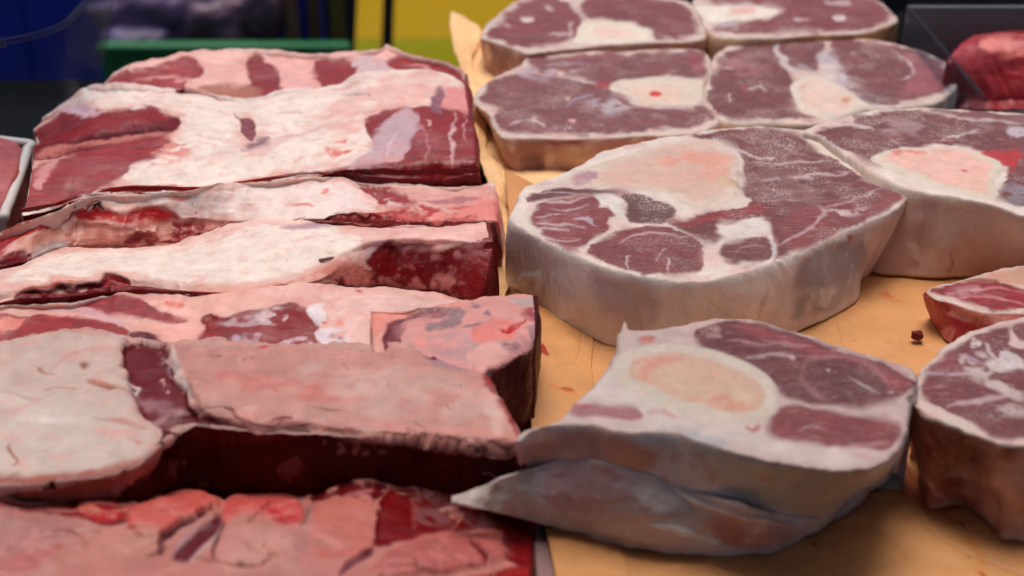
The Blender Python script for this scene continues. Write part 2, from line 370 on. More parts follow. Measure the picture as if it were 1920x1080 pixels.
def shank(label, group, outline, z, layers, bot=None, side=(), seed=1, zb=.002, tilt=(0, 0), rim=(218, 198, 188), skinc=(226, 212, 204),
          bulge=.0005, n=620, gx=.00055, gy=.0009, wr=.00045, cat="shank slice", name="shank_slice", mats=None, edge_rough=.0006, top=.9):
    bot = bot or {}
    O = np.array([at(x, y, z) for x, y in outline])[:, :2]
    D = np.zeros((len(O), 2)); ks = sorted(bot)
    for i in range(len(O)):
        if i in bot: D[i] = at(*bot[i], zb)[:2] - O[i]
    OD = crom(np.c_[O, D], n, True); P = OD[:, :2]; dP = OD[:, 2:]
    cen = P.mean(0)
    P3 = np.c_[P, np.zeros(n)]
    tang = np.roll(P, -1, 0) - np.roll(P, 1, 0); nr = np.stack([tang[:, 1], -tang[:, 0]], 1); nr /= np.linalg.norm(nr, axis=1)[:, None] + 1e-12
    area = .5 * (P[:, 0] * np.roll(P[:, 1], -1) - P[:, 1] * np.roll(P[:, 0], -1)).sum()
    if area < 0: nr = -nr
    P0 = P.copy(); P = P + nr * (edge_rough * (noise(P3, .004, 3, seed + 400) + .8 * noise(P3, .014, 2, seed + 401)))[:, None]
    T, F = triangulate(P, gx, gy, .0004)
    nb = n
    # match boundary order (cdt keeps the input vertices first)
    d = -sdist(P, T)
    zt = z + tilt[0] * (T[:, 0] - cen[0]) + tilt[1] * (T[:, 1] - cen[1])
    T3 = np.c_[T, np.zeros(len(T))]
    zt = zt + .0005 * noise(T3, .025, 3, seed + 1) + .00012 * noise(T3, .0025, 3, seed + 2)
    zt -= .0005 * (1 - sstep(d, 0, .0010))
    TV = np.c_[T, zt]
    # side wall
    m = 34; t = np.linspace(0, 1, m)[1:, None]
    ring = TV[:nb]
    W = []
    fold = noise(np.c_[P, np.zeros(n)], .006, 3, seed + 6)
    for tt in t[:, 0]:
        b = bulge * math.sin(math.pi * min(1, tt * 1.1)) + .0006 * (1 - (1 - min(1, tt * 10)) ** 2)
        xy = P0 + (ring[:, :2] - P0) * math.exp(-7 * tt) + dP * tt ** .9 + nr * b
        zz = ring[:, 2] * (1 - tt) + zb * tt
        q = np.c_[xy, zz]
        dis = wr * .7 * noise(q, (.007, .007, .012), 4, seed + 8) + wr * 1.2 * fold * .12 * math.sin(math.pi * tt) + wr * 1.2 * noise(q, .02, 2, seed + 9)
        q[:, :2] += nr * (dis * min(1, tt * 5))[:, None]
        W.append(q)
    W = np.vstack(W); nt_ = len(TV); V = np.vstack([TV, W])
    cols = np.arange(n); F2 = []
    prev = np.arange(nb)
    for k in range(m - 1):
        cur = nt_ + k * n + cols
        f = np.stack([prev, cur, np.roll(cur, -1), np.roll(prev, -1)], 1)
        F2.append(f if area > 0 else f[:, ::-1]); prev = cur
    F2 = np.vstack(F2)
    base = np.arange(nt_ + (m - 2) * n, nt_ + (m - 1) * n); V = np.vstack([V, [V[base].mean(0)]]); ci = len(V) - 1
    F3 = np.stack([base, np.full(n, ci), np.roll(base, -1)], 1)
    if area < 0: F3 = F3[:, ::-1]
    F = np.vstack([F, F3])
    N = len(V); istop = np.arange(N) < nt_
    col = np.where(istop[:, None], lin(rim), lin(skinc)); col = col * (1 + .06 * noise(V, .01, 3, seed + 12))[:, None]
    mus = np.zeros(N); fro = np.full(N, .15); fro[~istop] = 0; hgt = np.zeros(N); lab = np.where(istop, 0, -1)
    pk = (sstep(noise(V, .012, 4, seed + 14), .0, .8) * istop * .45)[:, None]; col = col * (1 - pk) + lin((206, 150, 146)) * pk
    paint(V, list(layers), seed, col, mus, fro, lab, hgt, istop & np.r_[d > .0006, np.zeros(N - nt_, bool)])
    col[istop] *= top
    lab2 = np.zeros(N, int)
    NN = vnormals(V, [F, F2]); view = ((C0 - V) * NN).sum(1) > 0
    paint(V, list(side), seed + 50, col, mus, fro, lab2, hgt, ~istop & view)
    V[:, 2] += np.where(istop, hgt, 0); V += np.where(istop, 0, hgt)[:, None] * NN
    names = {0: "fat_rim", -1: "skin"}
    for k, ly in enumerate(layers):
        if ly.n: names[k + 1] = ly.n
    c3 = V.mean(0); root = thing(name, label, cat, (c3[0], c3[1], zb), group)
    MM = dict(MATS); MM.update(mats or {})
    split_parts(root, V, [F, F2], lab, names, lambda s: MM[s], {"Col": col, "mus": mus, "frost": fro}, {"marrow": "bone"})
    return root

def loft_grid(rows, nu, seg):
    """rows: list of (k,3) world polylines -> grid (nv,nu,3); seg: steps per gap"""
    R = [crom(r, nu, False) for r in rows]
    Q = [2 * R[0] - R[1]] + R + [2 * R[-1] - R[-2]]; out = []
    for i in range(len(R) - 1):
        a, b, c, d = Q[i:i + 4]
        for t in np.linspace(0, 1, seg[i], endpoint=False):
            out.append(.5 * (2 * b + (c - a) * t + (2 * a - 5 * b + 4 * c - d) * t ** 2 + (3 * b - a - 3 * c + d) * t ** 3))
    out.append(R[-1]); return np.array(out)
FMATS = {}
def strip(label, group, rows, zs, layers, nu=520, seed=1, base=(228, 190, 180), front=(96, 22, 26), ntop=60, name="beef_strip", cat="beef strip",
          amp=1.0, zb=0., lean=.003, basename="fat_cap", mats=None, front_n="lean_meat", endl=.0016, base_m=0., drop=.0035, fb=None, slope=.8, prev=None, ridge=.15, jit=1., tint=(1, 1, 1), zmin=.016, endr=None):
    pts = []; rows = [crom(r, 160, False) for r in rows]; plain = rows[-1].copy()
    for q, r in enumerate(rows):
        X3 = np.c_[r[:, 0] * .00022, np.full(len(r), q * 1.7 + seed), np.zeros(len(r))]
        r[:, 1] += jit * (2.6 * noise(X3, .012, 2, seed + 90) + 1.5 * noise(X3, .0035, 2, seed + 91))
    for q, (r, z) in enumerate(zip(rows, zs)):
        if q == 0 and prev is not None:                     # leans against the strip behind it
            Yp = np.interp((r[:, 0] - 960) * .6, (prev[:, 0]), prev[:, 1]) - .0035
            d = ray(r[:, 0], r[:, 1]); z = np.clip(CAMH + Yp / d[:, 1] * d[:, 2], zmin, .041)
        zz = np.interp(np.linspace(0, 1, len(r)), np.linspace(0, 1, len(z)), z) if np.ndim(z) else np.full(len(r), z)
        pts.append(at([p[0] for p in r], [p[1] for p in r], zz))
    def off(P, dy, dz=None, zz=None):
        Q = P.copy(); Q[:, 1] += dy
        if zz is not None: Q[:, 2] = zz
        else: Q[:, 2] += dz
        return Q
    allr = [off(pts[0], .005, zz=zb), off(pts[0], .0016, -drop)] + pts + [off(pts[-1], -.0018, -drop), off(at(plain[:, 0], plain[:, 1], pts[-1][:, 2]), -lean, zz=zb)]
    k = len(pts); seg = [6, 5] + [max(6, ntop // max(1, k - 1))] * (k - 1) + [9, 22]
    if fb is not None:                                      # visible foot of the sloping front face
        fr = crom(fb, 160, False); rd = pts[-1]; rx = rows[-1][:, 0]
        ry = np.interp(fr[:, 0], rx, rd[:, 1]); rz = np.interp(fr[:, 0], rx, rd[:, 2]); d = ray(fr[:, 0], fr[:, 1])
        t = (ry - slope * (rz - CAMH)) / (d[:, 1] - slope * d[:, 2]); FB = C0 + t[:, None] * d
        FB[:, 2] = np.minimum(FB[:, 2], rz - .0005)
        mid = .5 * (rd + FB); mid[:, 1] -= .0012; mid[:, 2] += .0008
        allr = allr[:-2] + [mid, FB, off(FB, -.001, zz=zb)]; seg = seg[:-2] + [9, 22, 10]
    front_line = np.stack([(rows[-1][:, 0] - 960) * .6, (pts[-1] if fb is None else np.minimum(pts[-1][:, 1], np.interp(rows[-1][:, 0], fr[:, 0], FB[:, 1]))[:, None].repeat(2, 1))[:, 1]], 1)
    G = loft_grid(allr, nu, seg); nv = G.shape[0]
    vfront = sum(seg[:1 + k]) + 5
    # rounded ends
    L_, R_ = [], []
    for e, lst in ((0, L_), (-1, R_)):
        ring = G[:, e]; cen = ring.mean(0); out = (G[:, e] - G[:, 3 if e == 0 else -4]); out = out / (np.linalg.norm(out, axis=1)[:, None] + 1e-9)
        out = np.array([-1., 0, 0]) if e == 0 else np.array([1., 0, 0])
        for th in np.linspace(0, math.pi / 2, 7)[1:]:
            q = ring.copy(); q[:, 2] = zb + (ring[:, 2] - zb) * (math.cos(th) * .97 + .02); lst.append(q + out * endl * math.sin(th))
    G = np.concatenate([np.array(L_[::-1]).transpose(1, 0, 2), G, np.array(R_).transpose(1, 0, 2)], 1)
    nu2 = G.shape[1]
    V = G.reshape(-1, 3); F = grid_faces(nv, nu2, flip=True)
    i = np.arange(nu2 - 1); lastr = (nv - 1) * nu2
    F = np.vstack([F, np.stack([lastr + i, i, i + 1, lastr + i + 1], 1)[:, ::-1]])
    FT = []
    for cidx in (0, nu2 - 1):
        r = np.arange(nv) * nu2 + cidx; V = np.vstack([V, [V[r].mean(0)]]); c = len(V) - 1
        f = np.stack([r, np.roll(r, -1), np.full(nv, c)], 1); FT.append(f if cidx == 0 else f[:, ::-1])
    FT = np.vstack(FT); faces = [F, FT]
    N = vnormals(V, faces)
    test = (N[(nv // 2) * nu2 + nu2 // 2][2])
    if test < 0: faces = [f[:, ::-1] for f in faces]; N = -N
    vi = np.r_[np.repeat(np.arange(nv), nu2), nv, nv]
    n0 = noise(V, .03, 3, seed); n1 = noise(V, (.016, .005, .006), 4, seed + 1); n2 = noise(V, (.006, .0025, .003), 4, seed + 2)
    rg = 1 - np.abs(noise(V, (.02, .007, .009), 3, seed + 3)); rg = sstep(rg, .86, 1)
    disp = amp * (.0016 * n0 + .0012 * noise(V, .07, 2, seed + 8) + .00022 * n1 + .00008 * n2 - .0006 * ridge * rg * sstep(n0, -.2, .5))
    V = V + N * disp[:, None]
    tot = len(V); isf = vi + 2.2 * noise(V, .005, 3, seed + 4) + 3 * noise(V, .02, 2, seed + 44) > vfront + 1
    f = isf.astype(float)[:, None]
    col = lin(base) * (1 - f) + lin(front) * f
    col = col * (1 + .10 * noise(V, .012, 4, seed + 5))[:, None]
    if base_m < .5:
        pk = sstep(noise(V, (.03, .012, .02), 4, seed + 6), -.05, .6)[:, None] * (1 - f) * .55
        col = col * (1 - pk) + lin((216, 150, 142)) * pk
    mus = np.where(isf, 1., base_m); fro = np.zeros(tot); lab = np.where(isf, -1, 0); hgt = np.zeros(tot)
    N = vnormals(V, faces); view = ((C0 - V) * N).sum(1) > -.05
    paint(V, list(layers), seed, col, mus, fro, lab, hgt, view)
    if endr:                                                # cut end of the strip
        ue = np.r_[np.tile(np.arange(nu2), nv), 0, nu2]; kk = (ue > nu2 - 11)
        col[kk] = lin(endr) * (1 + .15 * noise(V[kk], .004, 3, seed + 66))[:, None]; mus[kk] = 1; lab[kk] = -1
    V = V + N * hgt[:, None]
    names = {0: basename, -1: front_n}
    for q, ly in enumerate(layers):
        if ly.n: names[q + 1] = ly.n
    strip.line = front_line
    c3 = V.mean(0); root = thing(name, label, cat, (c3[0], c3[1], zb), group)
    MM = {} if mats is None else mats
    split_parts(root, V, faces, lab, names, lambda s: MM.get(s, FRESH), {"Col": np.clip(col * np.array(tint), 0, 1), "mus": np.clip(mus, 0, 1), "frost": fro})
    return root

def box(bm_parts, x0, x1, y0, y1, z0, z1): bm_parts.append((x0, x1, y0, y1, z0, z1))
import bmesh
def boxes(name, parts, mat, parent=None, bev=.002, loc=(0, 0, 0)):
    bm = bmesh.new()
    for (x0, x1, y0, y1, z0, z1) in parts:
        r = bmesh.ops.create_cube(bm, size=1)
        for v in r["verts"]:
            v.co = ((x0 + x1) / 2 + v.co.x * (x1 - x0) - loc[0], (y0 + y1) / 2 + v.co.y * (y1 - y0) - loc[1], (z0 + z1) / 2 + v.co.z * (z1 - z0) - loc[2])
    if bev: bmesh.ops.bevel(bm, geom=bm.edges[:], offset=bev, segments=2, affect='EDGES', profile=.6)
    me = bpy.data.meshes.new(name); bm.to_mesh(me); bm.free(); me.materials.append(mat)
    for p in me.polygons: p.use_smooth = False
    o = bpy.data.objects.new(name, me); COL.objects.link(o)
    if parent: o.parent = parent
    return o
def tube(name, pts, rad, mat, parent=None, loc=(0, 0, 0), closed=False, ns=8, res=60):
    P = crom(np.array(pts, float), res, closed) - np.array(loc)
    T = (np.roll(P, -1, 0) - np.roll(P, 1, 0)) if closed else np.gradient(P, axis=0)
    T /= np.linalg.norm(T, axis=1)[:, None]; up = np.array([.05, .1, 1.]); A = np.cross(T, up); A /= np.linalg.norm(A, axis=1)[:, None]; B = np.cross(T, A)
    an = np.linspace(0, 2 * math.pi, ns, endpoint=False)
    V = P[:, None] + rad * (A[:, None] * np.cos(an)[None, :, None] + B[:, None] * np.sin(an)[None, :, None])
    n = len(P); V = V.reshape(-1, 3); i = np.arange(n if closed else n - 1)[:, None]; j = np.arange(ns)[None]
    F = np.stack([i * ns + j, i * ns + (j + 1) % ns, ((i + 1) % n) * ns + (j + 1) % ns, ((i + 1) % n) * ns + j], -1).reshape(-1, 4)
    return link_mesh(name, V, [F], mat, parent)

def sheet(name, rows, nu, seg, mat, parent, colr, layers=(), seed=1, thick=.0012, amp=.0004, mus=None):
    """a thin skin or paper sheet through world polylines, with real thickness"""
    G = loft_grid(rows, nu, seg); nv = G.shape[0]; V = G.reshape(-1, 3); F = grid_faces(nv, nu, flip=True)
    N = vnormals(V, [F])
    if (N * (C0 - V)).sum(1).mean() < 0: F = F[:, ::-1]; N = -N
    V = V + N * (amp * noise(V, .02, 3, seed) + amp * .4 * noise(V, .005, 3, seed + 1))[:, None]
    col = lin(colr) * (1 + .08 * noise(V, .012, 3, seed + 2))[:, None]; m = np.zeros(len(V)); fr = m.copy(); lab = np.zeros(len(V), int); h = m.copy()
    paint(V, list(layers), seed, col, m, fr, lab, h); V = V + N * h[:, None]
    nP = len(V); Vb = V - N * thick
    i = np.arange(nu); rim = np.r_[i, (np.arange(1, nv)) * nu + nu - 1, (nv - 1) * nu + i[::-1][1:], (np.arange(nv - 2, 0, -1)) * nu]
    r2 = np.roll(rim, -1); E = np.stack([rim, r2, r2 + nP, rim + nP], 1)
    A = np.vstack([V, Vb]); FF = [F, F[:, ::-1] + nP, E]
    loc = np.array(parent.location) if parent is not None else A.mean(0)
    o = link_mesh(name, A - loc, FF, mat, parent, {"Col": np.vstack([col, col]), "mus": np.r_[m, m], "frost": np.r_[fr, fr]})
    if parent is None: o.location = loc
    return o
# ------------------------------------------------------------------ counter, papers
dark = simple("dark_counter", (10, 11, 12), .85, .2, 40, .04)
cn = boxes("counter", [(-.75, .75, .10, .757, -.03, 0), (.0, .75, .7572, .885, -.03, .0)], dark, None, .003); cn["kind"] = "structure"
fl = boxes("floor", [(-4, 4, -1, 6, -.92, -.9)], simple("floor_dark", (60, 58, 56), .6, .2, 6), None, 0); fl["kind"] = "structure"

# added awning, out of view: blocks sun and sky to darken the near end
aw = thing("added_awning", "unseen dark awning added to shade the near side of the meat counter", "awning", (0, -.6, 1.5))
canvas = simple("added_awning_canvas", (52, 50, 52), .85, .12, 8, .1); steel = simple("added_awning_steel", (120, 120, 122), .4, .1, 20)
bx_ = boxes("canvas", [(-2.4, 2.4, -2.2, .30, 1.497, 1.503)], canvas, aw, 0, (0, -.6, 1.5))
boxes("front_bar", [(-2.4, 2.4, .301, .335, 1.485, 1.519)], steel, aw, .004, (0, -.6, 1.5))
for xx in (-2.2, 2.2): boxes("post", [(xx - .02, xx + .02, .305, .333, -.9, 1.484)], steel, aw, .003, (0, -.6, 1.5))
def px(pts, z): return at([p[0] for p in pts], [p[1] for p in pts], z)
ORG = (208, 148, 94)
BL = (150, 52, 22)
# main sheet
lft = [(946, 317), (953, 400), (956, 500), (972, 556), (1000, 580), (1001, 620), (997, 665), (995, 720), (996, 790), (1004, 880), (1016, 960), (1030, 1020), (1046, 1100), (1060, 1180)]
lz = [.013, .010, .006, .005, .006, .008, .008, .007, .006, .006, .006, .006, .006, .006]
A = px(lft, lz)
def col_at(dx, z):
    Q = A.copy(); Q[:, 0] += dx; Q[:, 2] = z; return Q
B1 = col_at(.02, .0028); B2 = col_at(.045, .0012)
Cc = B2.copy(); Cc[:, 0] = .24; Cc[:, 2] = .0012; D_ = Cc.copy(); D_[:, 0] = .46
sheet_o = sheet("butcher_paper", [A, B1, B2, Cc, D_], 420, [30, 30, 220, 40], PAPER, None, ORG,
  [L([(1012, 645), (1020, 648), (1029, 668), (1022, 668), (1014, 658)], (160, 44, 24), e=3, wp=2, br=None), L([(1003, 632), (1008, 636), (1008, 642)], (176, 60, 30), w=4, e=3), L([(1000, 705), (1020, 718), (1050, 732), (1090, 744)], (206, 130, 70), w=4, e=3, a=.8),
   L([(1050, 730), (1062, 727), (1078, 733), (1065, 735)], (178, 88, 40), e=3, wp=2), L([(1655, 552), (1665, 548), (1672, 556), (1694, 562), (1680, 568), (1668, 560)], (196, 96, 44), e=5, br=(.003, -.2)),
   L([(1645, 630), (1665, 628), (1672, 640), (1660, 652), (1645, 645)], (212, 150, 96), e=4, br=(.003, 0)), L([(1590, 1012), (1625, 1010), (1640, 1026), (1600, 1030)], (206, 146, 96), e=6, br=(.004, 0)),
   L([(1520, 1017), (1530, 1020)], (186, 84, 36), w=6, e=4), L([(1835, 1070), (1850, 1080)], (186, 80, 40), w=9, e=6), L([(1800, 990), (1840, 1040), (1830, 1070)], (206, 128, 64), w=16, e=12, a=.7), L([(1800, 975), (1812, 985)], (176, 80, 40), w=6, e=5), L([(1860, 1000), (1870, 1004)], (176, 90, 50), w=5, e=4),
   L([(1685, 880), (1750, 900), (1800, 950), (1740, 960), (1690, 920)], (186, 92, 42), e=26, br=(.012, -.2)), L([(1690, 860), (1720, 900)], (120, 40, 24), w=8, e=6), L([(1170, 1068), (1230, 1052)], (214, 150, 86), w=3, e=3, a=.6)],
  seed=201, thick=.0003, amp=.0006)
tag(sheet_o, "large orange butcher paper sheet under the front shank slices, spotted with blood", "butcher paper", "orange butcher papers under the shank slices")
# back sheet, its free edge standing up beside the beef
le = [(846, 20), (843, 45), (850, 85), (862, 125), (875, 160), (873, 212), (884, 262), (900, 303), (921, 350), (928, 370), (922, 428), (929, 488), (922, 550), (930, 575)]
lz2 = [.016, .015, .013, .012, .012, .012, .012, .011, .010, .010, .009, .008, .006, .005]
A2 = px(le, lz2)
re = [(935, 55), (925, 90), (920, 120), (925, 155), (935, 195), (945, 235), (955, 280), (965, 320), (980, 365), (985, 390), (985, 440), (985, 500), (985, 545), (985, 575)]
B2_ = px(re, .0022); 
for i in range(len(B2_)): B2_[i, 1] = A2[i, 1] + .25 * (B2_[i, 1] - A2[i, 1])
M2 = A2 * .45 + B2_ * .55; M2[:, 2] = A2[:, 2] * .30 + .0022; M2[:, 0] += .003 * np.sin(np.arange(14) * 1.9)
E2 = B2_.copy(); E2[:, 0] += .12; E2[:, 2] = .0005
sh2 = sheet("butcher_paper", [A2, M2, B2_, E2], 240, [26, 26, 20], PAPER, None, (248, 202, 148), [], seed=207, thick=.0003, amp=.0012)  # same paper as the main sheet; stronger light put into its colour
tag(sh2, "orange butcher paper curling upright in a thin wavy edge between beef and back shank slices", "butcher paper", "orange butcher papers under the shank slices")
# grey strip for the paper's turned edge, its shade put into the colour
pl = simple("shaded_edge_grey", (150, 118, 118), .4, .1, 60)
Rr = at([1001, 1003, 1008, 1012], [985, 1030, 1090, 1160], [.005] * 4); Rb = at([1018, 1030, 1045, 1060], [985, 1025, 1090, 1160], [.004] * 4)
so = sheet("shaded_paper_edge", [Rr - np.array([.001, 0, .006]), Rr, Rb], 40, [6, 8], pl, None, (150, 118, 118), seed=211, thick=.0015, amp=.0003)
tag(so, "narrow grey strip standing in for the shaded turned edge of the orange paper at the bottom of the picture", "tray edge")
# crumbs
def crumb(px_, py_, s, label, cat="meat crumb", seed=1, name="meat_crumb", c=(110, 40, 30)):
    p = at(px_, py_, .003); n = 14
    th = np.linspace(0, math.pi, n)[:, None]; ph = np.linspace(0, 2 * math.pi, 2 * n, endpoint=False)[None]
    d = np.stack([np.sin(th) * np.cos(ph), np.sin(th) * np.sin(ph), np.cos(th) + 0 * ph], -1)
    d = np.sign(d) * np.abs(d) ** .7; V = d.reshape(-1, 3) * np.array([1, .8, .8]) * s
    V = V * (1 + .28 * noise(V, s * .9, 3, seed))[:, None]
    F = grid_faces(n, 2 * n, True); o = link_mesh(name, V, [F[:, ::-1]], FRESH, None, {"Col": np.tile(lin(c), (len(V), 1)), "mus": np.ones(len(V))})
    o.location = p + np.array([0, 0, s * .45]); tag(o, label, cat); return o
crumb(1719, 632, .0021, "small dark meat crumb lying alone on the orange paper", seed=5)
# ------------------------------------------------------------------ the beef strips on the left
RED, DRED, BRT, DARK = (158, 27, 29), (108, 10, 13), (186, 26, 32), (44, 8, 12)
FATW, FATP, PINK, PUR, BRN = (234, 214, 204), (226, 178, 170), (206, 124, 118), (166, 128, 142), (172, 106, 88)
GB = "beef strips laid side by side on the left"
def lean(pts, c=RED, n="lean_meat", **k):
    k.setdefault("m", 1); k.setdefault("e", 5); k.setdefault("wp", 5); k.setdefault("h", -1.0); k.setdefault("halo", .55); return L(pts, c, n, **k)
def fat(pts, c=FATW, n=None, **k):
    k.setdefault("m", 0); k.setdefault("e", 5); k.setdefault("wp", 6); return L(pts, c, n, **k)

# A - farthest strip
strip("farthest beef strip at the back, pink fat broken by three red patches", GB,
  [[(193, 160), (217, 140), (243, 127), (300, 117), (350, 107), (383, 103), (467, 99), (550, 103), (633, 103), (670, 102), (703, 97), (720, 91), (738, 97), (780, 109), (847, 125), (870, 140)],
   [(196, 166), (300, 170), (367, 165), (417, 182), (480, 192), (533, 176), (583, 172), (633, 169), (700, 165), (800, 165), (872, 178)]], [.030, .028],
  [lean([(185, 165), (217, 138), (243, 125), (300, 115), (350, 104), (380, 130), (345, 150), (353, 166), (300, 176), (200, 180)], (156, 38, 42)),
   fat([(250, 148), (300, 138), (345, 146), (350, 152), (300, 146)], (214, 150, 146), e=6),
   lean([(466, 108), (478, 98), (508, 118), (530, 148), (536, 178), (495, 196), (470, 178), (430, 170), (470, 150), (463, 128)], (140, 34, 38)),
   lean([(362, 163), (470, 158), (500, 185), (483, 196), (417, 186)], BRN, n=None, m=.5, e=8),
   fat([(500, 104), (592, 106), (596, 160), (545, 172), (520, 130)], (228, 170, 164)),
   lean([(593, 116), (620, 110), (662, 113), (674, 135), (660, 155), (640, 166), (610, 166), (594, 150)], (144, 36, 40)),
   fat([(662, 112), (715, 104), (742, 130), (690, 142), (672, 132)], (204, 176, 182), e=6, n=None),
   lean([(726, 110), (760, 100), (847, 121), (875, 133), (880, 172), (850, 158), (830, 142), (760, 136), (735, 126)], (150, 34, 38)),
   L([(755, 118), (800, 126), (850, 142)], (206, 140, 136), w=5, e=5, m=.3)],
  seed=11, nu=430, ntop=46, base=(232, 184, 176), zb=0)

# B - big block
strip("largest beef block, broad white fat with a red notch at its left end", GB,
  [[(66, 240), (85, 222), (137, 188), (173, 168), (300, 170), (400, 181), (483, 189), (533, 173), (633, 166), (673, 148), (733, 139), (827, 142), (874, 162)],
   [(60, 300), (110, 285), (300, 262), (480, 248), (690, 235), (888, 232)],
   [(44, 398), (110, 380), (200, 356), (280, 356), (370, 355), (480, 340), (530, 331), (640, 314), (757, 302), (893, 300)]],
  [.034, .037, .034],
  [fat([(150, 175), (300, 172), (480, 192), (660, 170), (720, 200), (690, 260), (640, 300), (520, 335), (330, 352), (230, 340), (300, 270), (330, 215), (200, 200)], (234, 216, 206)),
   lean([(137, 196), (187, 205), (267, 200), (320, 209), (335, 221), (322, 232), (283, 232), (200, 250), (133, 262), (75, 268), (55, 253), (76, 227), (108, 208)], (138, 24, 28), h=-.8),
   lean([(56, 272), (100, 262), (200, 248), (322, 218), (340, 232), (300, 258), (160, 284), (66, 300)], (110, 20, 26), n=None, wp=2, h=-.6),
   fat([(120, 196), (160, 196), (185, 207), (150, 218)], (214, 176, 186), e=8),
   L([(130, 263), (187, 249), (250, 241), (322, 233)], (74, 8, 12), w=15, e=9, h=-1.6, m=1),
   lean([(60, 290), (75, 276), (140, 264), (233, 252), (322, 240), (338, 236), (300, 256), (230, 266), (150, 276), (100, 288)], (182, 98, 88), n=None, m=.5, e=6),
   L([(70, 298), (105, 284), (160, 272)], (120, 18, 24), w=9, e=5, h=-1.5, m=1),
   lean([(48, 325), (100, 301), (180, 279), (267, 256), (322, 262), (300, 284), (250, 311), (225, 336), (187, 356), (140, 372), (80, 392), (38, 412), (38, 370)], (154, 42, 46), h=-.2, st=.12),
   fat([(62, 345), (75, 318), (98, 301), (110, 300), (88, 325), (75, 352)], (206, 140, 140), e=7),
   L([(440, 212), (455, 225), (466, 236)], (110, 70, 90), w=4, e=3), lean([(455, 224), (470, 221), (481, 240), (474, 259), (456, 252)], (140, 70, 80), n=None, wp=3, e=4, h=-.8),
   lean([(453, 278), (475, 263), (507, 256), (490, 270), (463, 280)], (130, 84, 100), n=None, wp=3, e=4, h=-.4),
   L([(500, 262), (580, 246), (680, 226)], (206, 150, 152), w=4, e=4, h=-.5, a=.7),
   fat([(640, 170), (760, 140), (835, 150), (830, 205), (740, 205), (690, 225), (660, 260), (600, 230)], (226, 180, 172), e=30, br=(.012, -.3)),
   lean([(690, 215), (760, 202), (900, 203), (930, 222), (930, 300), (930, 360), (757, 352), (640, 332), (560, 338), (524, 334), (570, 317), (640, 310), (692, 300), (704, 268), (686, 238)], (144, 34, 38), h=-.3),
   fat([(712, 240), (758, 204), (786, 222), (762, 280), (748, 302), (700, 313), (640, 318), (692, 284)], (190, 158, 168), e=8),
   L([(852, 212), (846, 260), (850, 312)], (206, 160, 164), w=7, e=5, m=.4), L([(868, 215), (872, 260)], (190, 130, 136), w=4, e=4, m=.6),
   L([(770, 215), (800, 260), (790, 300)], (196, 130, 134), w=3, e=4, m=.5, a=.7), L([(800, 228), (808, 236)], (206, 160, 156), w=6, e=4, m=.2), L([(745, 240), (720, 300)], (216, 190, 198), w=6, e=8, a=.7), L([(330, 240), (420, 262), (500, 290)], (222, 190, 184), w=4, e=5, h=-.5), L([(360, 300), (470, 280), (600, 240), (690, 225)], (216, 176, 170), w=9, e=12, a=.6, h=-.7),
   lean([(808, 182), (826, 162), (834, 190), (828, 210), (810, 205)], (148, 96, 112), n=None, e=5),
   fat([(836, 168), (874, 160), (925, 160), (925, 203), (840, 206)], (218, 140, 138)), L([(640, 172), (680, 178), (708, 190)], (150, 130, 142), w=3, e=3, a=.7),
   L([(612, 272), (650, 265), (664, 276), (640, 288), (612, 290)], (224, 96, 90), e=8, br=(.006, -.1), m=.3),
   L([(290, 275), (340, 262), (360, 285), (300, 310), (280, 300)], (216, 130, 122), e=10, br=(.005, 0)),
   L([(235, 352), (300, 348), (374, 350), (374, 364), (300, 364), (235, 362)], (200, 100, 88), e=4, br=(.005, -.15)),
   L([(395, 345), (480, 330), (530, 318), (540, 332), (480, 346), (400, 354)], (216, 140, 126), e=8, br=(.008, -.3)),
   lean([(524, 334), (580, 324), (640, 316), (757, 306), (930, 306), (930, 360), (833, 362), (757, 360), (693, 352), (560, 350)], (124, 16, 20), n=None, e=8, wp=3)],
  endr=(130, 20, 24), seed=23, nu=470, ntop=110, front=(126, 12, 16), base=(232, 212, 203), prev=strip.line,
  fb=[(44, 404), (110, 389), (200, 363), (280, 361), (370, 361), (480, 347), (530, 343), (600, 338), (640, 336), (693, 345), (757, 352), (833, 355), (899, 341)])

